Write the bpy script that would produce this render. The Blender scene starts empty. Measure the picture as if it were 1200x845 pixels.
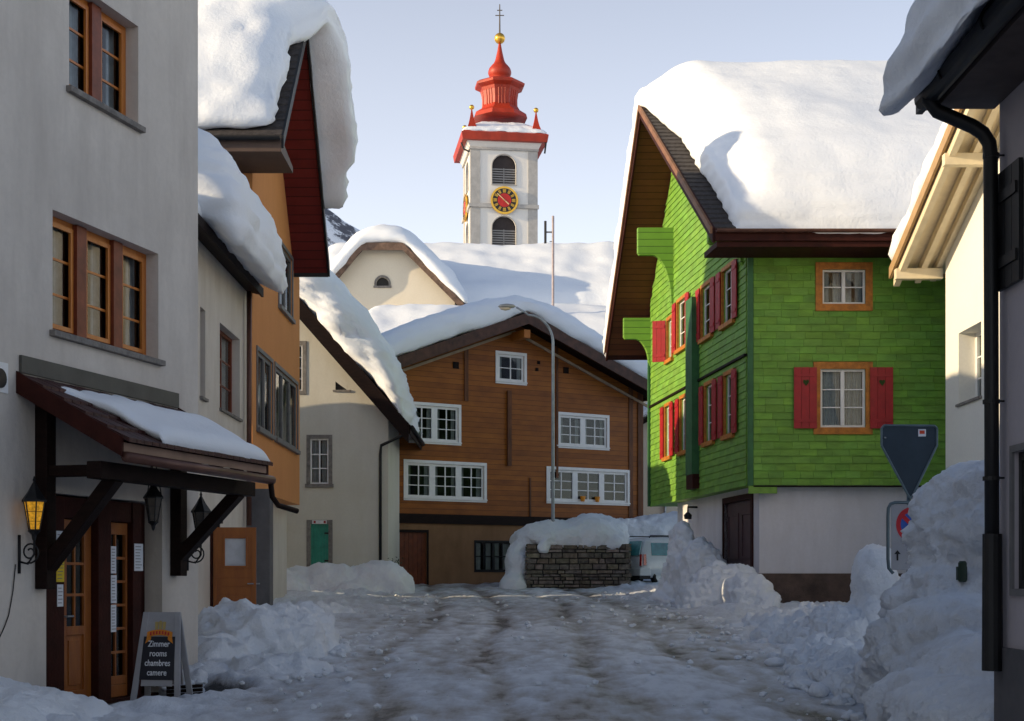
import bpy, bmesh, math, random
from mathutils import Vector, Matrix, noise
random.seed(7)
R = math.radians
sc = bpy.context.scene
COL = sc.collection

# ---------------------------------------------------------------- camera, sky, sun, exposure
CAM_H, F, CX, HZ = 1.5, 1667.0, 600.0, 675.0
cam_d = bpy.data.cameras.new('camera'); cam = bpy.data.objects.new('camera', cam_d); COL.objects.link(cam)
cam_d.lens = 50.0; cam_d.sensor_width = 36.0; cam_d.sensor_fit = 'HORIZONTAL'
cam_d.shift_y = (HZ - 422.5) / 1200.0
cam_d.clip_start = 0.1; cam_d.clip_end = 8000
cam.location = (0, 0, CAM_H); cam.rotation_euler = (R(90), 0, 0)
sc.camera = cam

SUN_BEHIND, SUN_EL = -14.0, 13.2          # degrees the sun stands beyond the left side, and above the horizon
to_sun = Vector((-math.cos(R(SUN_BEHIND)) * math.cos(R(SUN_EL)), math.sin(R(SUN_BEHIND)) * math.cos(R(SUN_EL)), math.sin(R(SUN_EL))))
world = bpy.data.worlds.new('World'); sc.world = world; world.use_nodes = True
wn = world.node_tree.nodes; wl = world.node_tree.links
sky = wn.new('ShaderNodeTexSky'); sky.sky_type = 'NISHITA'; sky.sun_disc = False
sky.sun_elevation = R(SUN_EL); sky.sun_rotation = R(270 + SUN_BEHIND)
sky.altitude = 1400; sky.air_density = 1.0; sky.dust_density = 1.6; sky.ozone_density = 2.2
wn['Background'].inputs['Strength'].default_value = 0.085
wtc = wn.new('ShaderNodeTexCoord'); wsp = wn.new('ShaderNodeSeparateXYZ'); wl.new(wtc.outputs['Generated'], wsp.inputs[0])
wm = wn.new('ShaderNodeMath'); wm.operation = 'SUBTRACT'; wm.use_clamp = True; wm.inputs[0].default_value = 1.0; wl.new(wsp.outputs['Z'], wm.inputs[1])
wp = wn.new('ShaderNodeMath'); wp.operation = 'POWER'; wl.new(wm.outputs[0], wp.inputs[0]); wp.inputs[1].default_value = 2.2
wv = wn.new('ShaderNodeMix'); wv.data_type = 'RGBA'; wv.inputs[6].default_value = (0, 0, 0, 1); wv.inputs[7].default_value = (6.9, 6.15, 5.5, 1); wl.new(wp.outputs[0], wv.inputs[0])
wa = wn.new('ShaderNodeMix'); wa.data_type = 'RGBA'; wa.blend_type = 'ADD'; wa.inputs[0].default_value = 1.0; wl.new(sky.outputs[0], wa.inputs[6]); wl.new(wv.outputs[2], wa.inputs[7])
wl.new(wa.outputs[2], wn['Background'].inputs['Color'])      # thin high haze over a clear sky
sun_d = bpy.data.lights.new('sun', 'SUN'); sun_d.energy = 2.9; sun_d.angle = R(0.55); sun_d.color = (1.0, 0.79, 0.50)
sun = bpy.data.objects.new('sun', sun_d); COL.objects.link(sun)
sun.rotation_euler = to_sun.to_track_quat('Z', 'Y').to_euler(); sun.location = (-30, 10, 40)
sc.view_settings.view_transform = 'Standard'; sc.view_settings.look = 'None'
sc.view_settings.gamma = 1.0; sc.view_settings.exposure = 0.98; sc.view_settings.use_curve_mapping = False
sc.cycles.max_bounces = 6; sc.cycles.diffuse_bounces = 4; sc.cycles.glossy_bounces = 3
sc.cycles.caustics_reflective = False; sc.cycles.caustics_refractive = False

# ---------------------------------------------------------------- materials
MATS = {}
def mat(name, col, rough=0.7, var=0.12, scale=3.0, bump=0.0, bscale=30.0, stretch=(1, 1, 1), metal=0.0, col2=None, spec=0.4, vattr=False, detail=6.0, emit=0.0, coat=0.0):
    """procedural surface: two tones mixed by noise, optional bump, optional per-face tone"""
    if name in MATS: return MATS[name]
    m = bpy.data.materials.new(name); m.use_nodes = True
    n, l = m.node_tree.nodes, m.node_tree.links
    b = n['Principled BSDF']
    tc = n.new('ShaderNodeTexCoord'); mp = n.new('ShaderNodeMapping'); mp.inputs['Scale'].default_value = stretch
    l.new(tc.outputs['Object'], mp.inputs['Vector'])
    nz = n.new('ShaderNodeTexNoise'); nz.inputs['Scale'].default_value = scale; nz.inputs['Detail'].default_value = detail; nz.inputs['Roughness'].default_value = 0.62
    l.new(mp.outputs[0], nz.inputs['Vector'])
    rp = n.new('ShaderNodeMapRange'); rp.inputs['From Min'].default_value = 0.3; rp.inputs['From Max'].default_value = 0.7
    l.new(nz.outputs['Fac'], rp.inputs['Value'])
    mx = n.new('ShaderNodeMix'); mx.data_type = 'RGBA'
    c2 = col2 if col2 else tuple(c * (1 - 2 * var) for c in col)
    c1 = col if col2 else tuple(min(1, c * (1 + var)) for c in col)
    mx.inputs[6].default_value = (*c1, 1); mx.inputs[7].default_value = (*c2, 1)
    l.new(rp.outputs[0], mx.inputs[0])
    out = mx.outputs[2]
    if vattr:
        at = n.new('ShaderNodeAttribute'); at.attribute_name = 'tone'
        mm = n.new('ShaderNodeMix'); mm.data_type = 'RGBA'; mm.blend_type = 'MULTIPLY'; mm.inputs[0].default_value = 1.0
        l.new(out, mm.inputs[6]); l.new(at.outputs['Color'], mm.inputs[7]); out = mm.outputs[2]
    l.new(out, b.inputs['Base Color'])
    b.inputs['Roughness'].default_value = rough; b.inputs['Metallic'].default_value = metal
    b.inputs['Specular IOR Level'].default_value = spec
    if coat: b.inputs['Coat Weight'].default_value = coat
    if emit:
        l.new(out, b.inputs['Emission Color']); b.inputs['Emission Strength'].default_value = emit
    if bump:
        n2 = n.new('ShaderNodeTexNoise'); n2.inputs['Scale'].default_value = bscale; n2.inputs['Detail'].default_value = 5
        l.new(mp.outputs[0], n2.inputs['Vector'])
        bp = n.new('ShaderNodeBump'); bp.inputs['Strength'].default_value = bump; bp.inputs['Distance'].default_value = 0.03
        l.new(n2.outputs['Fac'], bp.inputs['Height']); l.new(bp.outputs[0], b.inputs['Normal'])
    MATS[name] = m
    return m

def plaster(name, col, stain, amount=0.5, streak=0.6, bump=0.35):
    """rendered wall: base tone, broad blotches, vertical water streaks, trowel relief"""
    m = bpy.data.materials.new(name); m.use_nodes = True
    n, l = m.node_tree.nodes, m.node_tree.links; b = n['Principled BSDF']
    tc = n.new('ShaderNodeTexCoord')
    def nz(scale, st, det=6, lo=0.4, hi=0.7):
        mp = n.new('ShaderNodeMapping'); mp.inputs['Scale'].default_value = st; l.new(tc.outputs['Object'], mp.inputs['Vector'])
        x = n.new('ShaderNodeTexNoise'); x.inputs['Scale'].default_value = scale; x.inputs['Detail'].default_value = det; x.inputs['Roughness'].default_value = 0.6
        l.new(mp.outputs[0], x.inputs['Vector'])
        r = n.new('ShaderNodeMapRange'); r.inputs['From Min'].default_value = lo; r.inputs['From Max'].default_value = hi; l.new(x.outputs['Fac'], r.inputs['Value'])
        return r.outputs[0], x.outputs['Fac']
    a, _ = nz(0.8, (1, 1, 1)); s, _ = nz(2.2, (1, 1, 0.22), lo=0.42, hi=0.75); g, graw = nz(14, (1, 1, 1), 8)
    c = None
    def mix(c1, c2, f, amt):
        x = n.new('ShaderNodeMix'); x.data_type = 'RGBA'
        q = n.new('ShaderNodeMath'); q.operation = 'MULTIPLY'; q.inputs[1].default_value = amt; l.new(f, q.inputs[0]); l.new(q.outputs[0], x.inputs[0])
        if isinstance(c1, tuple): x.inputs[6].default_value = (*c1, 1)
        else: l.new(c1, x.inputs[6])
        x.inputs[7].default_value = (*c2, 1); return x.outputs[2]
    c = mix(col, stain, a, amount); c = mix(c, stain, s, streak); c = mix(c, tuple(v * 0.72 for v in col), g, 0.18)
    l.new(c, b.inputs['Base Color']); b.inputs['Roughness'].default_value = 0.88; b.inputs['Specular IOR Level'].default_value = 0.2
    bp = n.new('ShaderNodeBump'); bp.inputs['Strength'].default_value = bump; bp.inputs['Distance'].default_value = 0.02
    mm = n.new('ShaderNodeTexNoise'); mm.inputs['Scale'].default_value = 9; mm.inputs['Detail'].default_value = 9; l.new(tc.outputs['Object'], mm.inputs['Vector'])
    l.new(mm.outputs['Fac'], bp.inputs['Height']); l.new(bp.outputs[0], b.inputs['Normal'])
    return m

def planks(name, col, col2, width, axis='Z', rough=0.65, bump=0.5, streak=(1, 1, 1), jdark=0.25):
    """boards laid across one axis: dark joints, per-board tone, grain"""
    m = bpy.data.materials.new(name); m.use_nodes = True
    n, l = m.node_tree.nodes, m.node_tree.links; b = n['Principled BSDF']
    tc = n.new('ShaderNodeTexCoord'); sp = n.new('ShaderNodeSeparateXYZ'); l.new(tc.outputs['Object'], sp.inputs[0])
    def M(op, a, bb=None):
        x = n.new('ShaderNodeMath'); x.operation = op
        if hasattr(a, 'links'): l.new(a, x.inputs[0])
        else: x.inputs[0].default_value = a
        if bb is not None:
            if hasattr(bb, 'links'): l.new(bb, x.inputs[1])
            else: x.inputs[1].default_value = bb
        return x.outputs[0]
    v = sp.outputs[axis]
    d = M('DIVIDE', v, width); fr = M('FRACT', d); fl = M('FLOOR', d)
    joint = M('LESS_THAN', fr, 0.07)
    wn_ = n.new('ShaderNodeTexWhiteNoise'); wn_.noise_dimensions = '1D'; l.new(fl, wn_.inputs['W'])
    mp = n.new('ShaderNodeMapping'); mp.inputs['Scale'].default_value = streak; l.new(tc.outputs['Object'], mp.inputs['Vector'])
    nz = n.new('ShaderNodeTexNoise'); nz.inputs['Scale'].default_value = 3.0; nz.inputs['Detail'].default_value = 7; l.new(mp.outputs[0], nz.inputs['Vector'])
    f = M('ADD', M('MULTIPLY', wn_.outputs['Value'], 0.35), M('MULTIPLY', nz.outputs['Fac'], 0.85)); f = M('SUBTRACT', f, 0.1)
    x = n.new('ShaderNodeMix'); x.data_type = 'RGBA'; x.inputs[6].default_value = (*col, 1); x.inputs[7].default_value = (*col2, 1); l.new(f, x.inputs[0])
    y = n.new('ShaderNodeMix'); y.data_type = 'RGBA'; l.new(x.outputs[2], y.inputs[6]); y.inputs[7].default_value = (*[c * jdark for c in col2], 1); l.new(joint, y.inputs[0])
    l.new(y.outputs[2], b.inputs['Base Color']); b.inputs['Roughness'].default_value = rough; b.inputs['Specular IOR Level'].default_value = 0.3
    bp = n.new('ShaderNodeBump'); bp.inputs['Strength'].default_value = bump; bp.inputs['Distance'].default_value = 0.02
    h = M('SUBTRACT', M('MULTIPLY', nz.outputs['Fac'], 0.3), joint); l.new(h, bp.inputs['Height']); l.new(bp.outputs[0], b.inputs['Normal'])
    return m

def glass_mat(name='window_glass', tint=(0.75, 0.82, 0.85)):
    m = bpy.data.materials.new(name); m.use_nodes = True
    n, l = m.node_tree.nodes, m.node_tree.links
    n.remove(n['Principled BSDF'])
    tr = n.new('ShaderNodeBsdfTransparent'); tr.inputs[0].default_value = (*tint, 1)
    gl = n.new('ShaderNodeBsdfGlossy'); gl.inputs['Roughness'].default_value = 0.03
    fr = n.new('ShaderNodeFresnel'); fr.inputs['IOR'].default_value = 1.5
    mx = n.new('ShaderNodeMixShader'); l.new(fr.outputs[0], mx.inputs[0]); l.new(tr.outputs[0], mx.inputs[1]); l.new(gl.outputs[0], mx.inputs[2])
    tc = n.new('ShaderNodeTexCoord'); nz = n.new('ShaderNodeTexNoise'); nz.inputs['Scale'].default_value = 1.3; l.new(tc.outputs['Object'], nz.inputs['Vector'])
    bp = n.new('ShaderNodeBump'); bp.inputs['Strength'].default_value = 0.12; bp.inputs['Distance'].default_value = 0.05
    l.new(nz.outputs['Fac'], bp.inputs['Height']); l.new(bp.outputs[0], gl.inputs['Normal']); l.new(bp.outputs[0], fr.inputs['Normal'])
    l.new(mx.outputs[0], n['Material Output'].inputs['Surface'])
    return m

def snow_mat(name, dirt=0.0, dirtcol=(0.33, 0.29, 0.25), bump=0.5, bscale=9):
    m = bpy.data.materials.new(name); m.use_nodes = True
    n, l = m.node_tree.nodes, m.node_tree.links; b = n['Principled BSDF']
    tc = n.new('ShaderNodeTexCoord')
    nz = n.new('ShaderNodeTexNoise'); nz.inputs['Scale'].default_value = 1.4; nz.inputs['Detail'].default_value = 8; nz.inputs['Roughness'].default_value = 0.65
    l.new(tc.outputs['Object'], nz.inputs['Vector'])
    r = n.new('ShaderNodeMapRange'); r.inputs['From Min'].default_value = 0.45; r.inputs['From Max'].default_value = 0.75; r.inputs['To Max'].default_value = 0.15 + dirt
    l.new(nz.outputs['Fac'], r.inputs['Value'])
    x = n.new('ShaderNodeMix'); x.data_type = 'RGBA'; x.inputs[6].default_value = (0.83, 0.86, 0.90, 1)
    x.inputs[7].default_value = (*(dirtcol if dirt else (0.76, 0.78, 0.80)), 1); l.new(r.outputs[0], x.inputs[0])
    l.new(x.outputs[2], b.inputs['Base Color']); b.inputs['Roughness'].default_value = 0.62; b.inputs['Specular IOR Level'].default_value = 0.35
    n2 = n.new('ShaderNodeTexNoise'); n2.inputs['Scale'].default_value = bscale; n2.inputs['Detail'].default_value = 9; n2.inputs['Roughness'].default_value = 0.65; l.new(tc.outputs['Object'], n2.inputs['Vector'])
    bp = n.new('ShaderNodeBump'); bp.inputs['Strength'].default_value = bump; bp.inputs['Distance'].default_value = 0.06
    l.new(n2.outputs['Fac'], bp.inputs['Height']); l.new(bp.outputs[0], b.inputs['Normal'])
    return m

# ---------------------------------------------------------------- object helpers
def empty(name, loc, label, cat, group=None):
    o = bpy.data.objects.new(name, None); COL.objects.link(o); o.location = loc; o.empty_display_size = 0.3
    o['label'] = label; o['category'] = cat
    if group: o['group'] = group
    return o
def root_loc(o):
    v = Vector(o.location)
    while o.parent: o = o.parent; v += Vector(o.location)
    return v
def link_mesh(name, me, parent=None, smooth=False):
    """mesh in world coordinates -> object whose origin is its root's, or its own base when top-level"""
    if parent is not None: off = root_loc(parent)
    else:
        xs = [v.co for v in me.vertices]
        off = Vector(((min(v.x for v in xs) + max(v.x for v in xs)) / 2, (min(v.y for v in xs) + max(v.y for v in xs)) / 2, min(v.z for v in xs)))
    me.transform(Matrix.Translation(-off))
    o = bpy.data.objects.new(name, me); COL.objects.link(o)
    if parent is not None: o.parent = parent
    else: o.location = off
    if smooth: me.polygons.foreach_set('use_smooth', [True] * len(me.polygons))
    return o
def tag(o, label=None, cat=None, group=None, kind=None):
    if label: o['label'] = label
    if cat: o['category'] = cat
    if group: o['group'] = group
    if kind: o['kind'] = kind
    return o

class MB:
    def __init__(s): s.v = []; s.f = []; s.t = []
    def add(s, vs, fs, tone=1.0):
        k = len(s.v); s.v += [tuple(v) for v in vs]; s.f += [tuple(i + k for i in f) for f in fs]; s.t += [tone] * len(fs); return s
    def hexa(s, p, tone=1.0):        # 8 corners, bottom ring 0-3, top ring 4-7
        return s.add(p, [(0, 3, 2, 1), (4, 5, 6, 7), (0, 1, 5, 4), (1, 2, 6, 5), (2, 3, 7, 6), (3, 0, 4, 7)], tone)
    def box(s, x0, x1, y0, y1, z0, z1):
        return s.hexa([(x0, y0, z0), (x1, y0, z0), (x1, y1, z0), (x0, y1, z0), (x0, y0, z1), (x1, y0, z1), (x1, y1, z1), (x0, y1, z1)])
    def beam(s, a, b, w, h, up=(0, 0, 1)):    # bar between two points, width w across, height h along up
        a, b, up = Vector(a), Vector(b), Vector(up); d = (b - a).normalized(); side = d.cross(up).normalized(); u = side.cross(d).normalized()
        pts = [q + side * (sx * w / 2) + u * (sz * h / 2) for q in (a, b) for sx, sz in ((-1, -1), (1, -1), (1, 1), (-1, 1))]
        return s.add(pts, [(0, 1, 2, 3), (7, 6, 5, 4), (0, 4, 5, 1), (1, 5, 6, 2), (2, 6, 7, 3), (3, 7, 4, 0)])
    def prism(s, poly, vec):         # closed polygon of 3D points pushed along vec
        k = len(poly); vec = Vector(vec); p = [Vector(q) for q in poly]
        return s.add(p + [q + vec for q in p], [tuple(range(k - 1, -1, -1)), tuple(range(k, 2 * k))] + [(i, (i + 1) % k, k + (i + 1) % k, k + i) for i in range(k)])
    def tube(s, path, r, seg=8, cap=True):
        path = [Vector(p) for p in path]; rr = r if isinstance(r, (list, tuple)) else [r] * len(path); vs = []; fs = []
        ref = None
        for i, p in enumerate(path):
            d = (path[min(i + 1, len(path) - 1)] - path[max(i - 1, 0)]).normalized()
            if ref is None: ref = d.orthogonal().normalized()
            ref = (ref - d * ref.dot(d)).normalized(); q = d.cross(ref)
            vs += [p + (ref * math.cos(6.28318 * k / seg) + q * math.sin(6.28318 * k / seg)) * rr[i] for k in range(seg)]
        for i in range(len(path) - 1):
            fs += [(i * seg + k, i * seg + (k + 1) % seg, (i + 1) * seg + (k + 1) % seg, (i + 1) * seg + k) for k in range(seg)]
        if cap: fs += [tuple(range(seg - 1, -1, -1)), tuple((len(path) - 1) * seg + k for k in range(seg))]
        return s.add(vs, fs)
    def lathe(s, c, prof, seg=24, rot=0.0, sx=1.0, sy=1.0):   # prof: (radius, z)
        c = Vector(c); vs = []; fs = []
        for r, z in prof:
            vs += [c + Vector((r * sx * math.cos(6.28318 * k / seg + rot), r * sy * math.sin(6.28318 * k / seg + rot), z)) for k in range(seg)]
        for i in range(len(prof) - 1):
            fs += [(i * seg + k, i * seg + (k + 1) % seg, (i + 1) * seg + (k + 1) % seg, (i + 1) * seg + k) for k in range(seg)]
        fs += [tuple(range(seg - 1, -1, -1)), tuple((len(prof) - 1) * seg + k for k in range(seg))]
        return s.add(vs, fs)
    def build(s, name, m, parent=None, smooth=False, bevel=0.0):
        me = bpy.data.meshes.new(name); me.from_pydata(s.v, [], s.f); me.update()
        if any(t != 1.0 for t in s.t):
            a = me.color_attributes.new('tone', 'FLOAT_COLOR', 'CORNER'); buf = []
            for p in me.polygons:
                for _ in p.loop_indices:
                    t = s.t[p.index]; t = t if isinstance(t, tuple) else (t, t, t); buf += [*t, 1.0]
            a.data.foreach_set('color', buf)
        me.materials.append(m)
        o = link_mesh(name, me, parent, smooth)
        if bevel:
            bv = o.modifiers.new('bevel', 'BEVEL'); bv.width = bevel; bv.segments = 2; bv.limit_method = 'ANGLE'
        return o

class Frame:
    """a vertical wall plane: origin (x,y), direction D along it, outward normal N, inward house axis I"""
    def __init__(s, ox, oy, dx, dy, I=None):
        k = math.hypot(dx, dy); s.O = Vector((ox, oy, 0)); s.D = Vector((dx / k, dy / k, 0)); s.N = Vector((s.D.y, -s.D.x, 0))
        s.I = Vector((*I, 0)).normalized() if I else -s.N
    def pt(s, u, z, o=0.0): return s.O + s.D * u + s.N * o + Vector((0, 0, z))
    def pw(s, u, z, w): return s.O + s.D * u + s.I * w + Vector((0, 0, z))
    def u(s, px):
        k = (px - CX) / F; return (k * s.O.y - s.O.x) / (s.D.x - k * s.D.y)
    def Y(s, px): return s.O.y + s.D.y * s.u(px)
    def z(s, px, py): return CAM_H + (HZ - py) / F * s.Y(px)
    def rect(s, px0, px1, pyt, pyb, ref=None):
        ref = px0 if ref is None else ref
        a, b = s.u(px0), s.u(px1); return min(a, b), max(a, b), s.z(ref, pyb), s.z(ref, pyt)
    def box(s, mb, u0, u1, z0, z1, o0, o1, tone=1.0):
        return mb.hexa([s.pt(u0, z0, o0), s.pt(u1, z0, o0), s.pt(u1, z0, o1), s.pt(u0, z0, o1), s.pt(u0, z1, o0), s.pt(u1, z1, o0), s.pt(u1, z1, o1), s.pt(u0, z1, o1)], tone)

def clip_convex(cell, poly):
    out = cell
    for i in range(len(poly)):
        ax, ay = poly[i]; bx, by = poly[(i + 1) % len(poly)]
        side = lambda p: (bx - ax) * (p[1] - ay) - (by - ay) * (p[0] - ax)
        res = []
        for j in range(len(out)):
            p, q = out[j], out[(j + 1) % len(out)]; sp_, sq = side(p), side(q)
            if sp_ >= -1e-9: res.append(p)
            if (sp_ > 1e-9 and sq < -1e-9) or (sp_ < -1e-9 and sq > 1e-9):
                t = sp_ / (sp_ - sq); res.append((p[0] + (q[0] - p[0]) * t, p[1] + (q[1] - p[1]) * t))
        out = res
        if len(out) < 3: return []
    return out
def wall_mb(fr, poly, holes, depth=0.2, mb=None):
    """convex wall outline (u,z) counter-clockwise with real openings and their reveals"""
    mb = mb or MB()
    us = sorted({p[0] for p in poly} | {h[k] for h in holes for k in (0, 1)}); zs = sorted({p[1] for p in poly} | {h[k] for h in holes for k in (2, 3)})
    for i in range(len(us) - 1):
        for j in range(len(zs) - 1):
            cu, cz = (us[i] + us[i + 1]) / 2, (zs[j] + zs[j + 1]) / 2
            if any(h[0] < cu < h[1] and h[2] < cz < h[3] for h in holes): continue
            c = clip_convex([(us[i], zs[j]), (us[i + 1], zs[j]), (us[i + 1], zs[j + 1]), (us[i], zs[j + 1])], poly)
            if c: mb.add([fr.pt(a, b) for a, b in c], [tuple(range(len(c)))])
    for h in holes:
        d = h[4] if len(h) > 4 else depth
        a, b, c, e = h[:4]
        for q in (((a, c), (a, e)), ((b, e), (b, c)), ((a, e), (b, e)), ((b, c), (a, c))):
            (u0, z0), (u1, z1) = q
            mb.add([fr.pt(u0, z0), fr.pt(u1, z1), fr.pt(u1, z1, -d), fr.pt(u0, z0, -d)], [(0, 1, 2, 3)])
    return mb

def window(fr, rect, parent, frame_m, glass_m, o=-0.12, n=1, cols=2, rows=3, fw=0.06, mw=0.025, post=0.07, depth=0.07, casing=None, sill=None, curtain=None, shutters=None, room=None, label=None, cfrac=0.34, post_m=None):
    u0, u1, z0, z1 = rect[:4]
    mb = MB()
    fr.box(mb, u0, u1, z0, z0 + fw, o - depth, o); fr.box(mb, u0, u1, z1 - fw, z1, o - depth, o)
    fr.box(mb, u0, u0 + fw, z0 + fw, z1 - fw, o - depth, o); fr.box(mb, u1 - fw, u1, z0 + fw, z1 - fw, o - depth, o)
    cw = (u1 - u0 - 2 * fw - (n - 1) * post) / n
    for k in range(n):
        a = u0 + fw + k * (cw + post); b = a + cw
        if k and post_m is None: fr.box(mb, a - post, a, z0 + fw, z1 - fw, o - depth, o + 0.012)
        for c in range(1, cols):
            x = a + cw * c / cols; w2 = mw * (0.9 if cols > 2 or c != 1 or cols != 2 else 1.0)
            fr.box(mb, x - w2, x + w2, z0 + fw, z1 - fw, o - depth * .8, o - 0.012)
        for r_ in range(1, rows):
            z = z0 + fw + (z1 - z0 - 2 * fw) * r_ / rows
            fr.box(mb, a, b, z - mw * .7, z + mw * .7, o - depth * .7, o - 0.02)
    w = mb.build('window', frame_m, parent)
    if label: w['label'] = label
    if post_m is not None and n > 1:
        pb = MB()
        for k in range(1, n):
            a = u0 + fw + k * (cw + post)
            fr.box(pb, a - post, a, z0 + .01, z1 - .01, o - depth, o + 0.06)
        pb.build('mullion', post_m, w)
    g = MB(); g.add([fr.pt(u0 + .01, z0 + .01, o - depth * .5), fr.pt(u1 - .01, z0 + .01, o - depth * .5), fr.pt(u1 - .01, z1 - .01, o - depth * .5), fr.pt(u0 + .01, z1 - .01, o - depth * .5)], [(0, 1, 2, 3)])
    g.build('pane', glass_m, w)
    if curtain:
        cb = MB()
        for k in range(n):
            a = u0 + fw + k * (cw + post); b = a + cw
            for side in (0, 1):
                L = cw * cfrac * random.uniform(.8, 1.15); x0 = a if side == 0 else b - L; N_ = 14; pts = []
                for i in range(N_ + 1):
                    x = x0 + L * i / N_; pts.append((x, 0.025 * math.sin(i * 1.9 + side)))
                for i in range(N_):
                    (xa, oa), (xb, ob) = pts[i], pts[i + 1]
                    cb.add([fr.pt(xa, z0, o - .14 + oa), fr.pt(xb, z0, o - .14 + ob), fr.pt(xb, z1, o - .14 + ob), fr.pt(xa, z1, o - .14 + oa)], [(0, 1, 2, 3)])
        cb.build('curtain', curtain, w)
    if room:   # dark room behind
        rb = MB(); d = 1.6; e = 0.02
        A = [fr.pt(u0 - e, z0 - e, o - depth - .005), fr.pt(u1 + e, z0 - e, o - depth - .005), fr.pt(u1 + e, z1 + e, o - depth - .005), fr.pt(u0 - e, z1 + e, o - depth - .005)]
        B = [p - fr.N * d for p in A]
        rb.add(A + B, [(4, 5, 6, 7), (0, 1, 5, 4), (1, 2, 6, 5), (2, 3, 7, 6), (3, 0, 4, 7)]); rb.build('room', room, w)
    if casing:
        m_, cwid, co = casing; cb = MB()
        fr.box(cb, u0 - cwid, u0, z0 - cwid, z1 + cwid, .0, co); fr.box(cb, u1, u1 + cwid, z0 - cwid, z1 + cwid, .0, co)
        fr.box(cb, u0, u1, z1, z1 + cwid, .0, co); fr.box(cb, u0, u1, z0 - cwid, z0, .0, co); cb.build('casing', m_, w)
    if sill:
        m_, ext, th, so = sill; sb = MB(); fr.box(sb, u0 - ext, u1 + ext, z0 - th, z0 - 0.002, -0.1, so); sb.build('sill', m_, w, bevel=.006)
    if shutters:
        m_, sw, ss = shutters[:3]; fold = shutters[3] if len(shutters) > 3 else (0, 0)
        for side in ss:
            sb = MB(); cg = (casing[1] if casing else 0)
            base = u0 - cg * .55 if side < 0 else u1 + cg * .55
            dirv = fr.D * side; ang = fold[0 if side < 0 else 1]
            dv = dirv * math.cos(R(ang)) + fr.N * math.sin(R(ang)); nv = fr.N * math.cos(R(ang)) - dirv * math.sin(R(ang))
            P = fr.pt(base, 0, (casing[2] if casing else 0) + .015)
            def pb_(a, b, c, d_, e, f_):
                pts = [P + dv * x + nv * y + Vector((0, 0, z)) for z in (c, d_) for x, y in ((a, e), (b, e), (b, f_), (a, f_))]
                sb.hexa(pts)
            nb = 3
            for k in range(nb): pb_(sw * k / nb + .004, sw * (k + 1) / nb - .004, z0 - .03, z1 + .03, 0, .03)
            pb_(.04, sw - .04, z0 + .12, z0 + .2, .03, .045); pb_(.04, sw - .04, z1 - .2, z1 - .12, .03, .045)
            # heart cut-out marked by a small diamond boss
            sb.build('shutter', m_, w)
    return w

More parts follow.
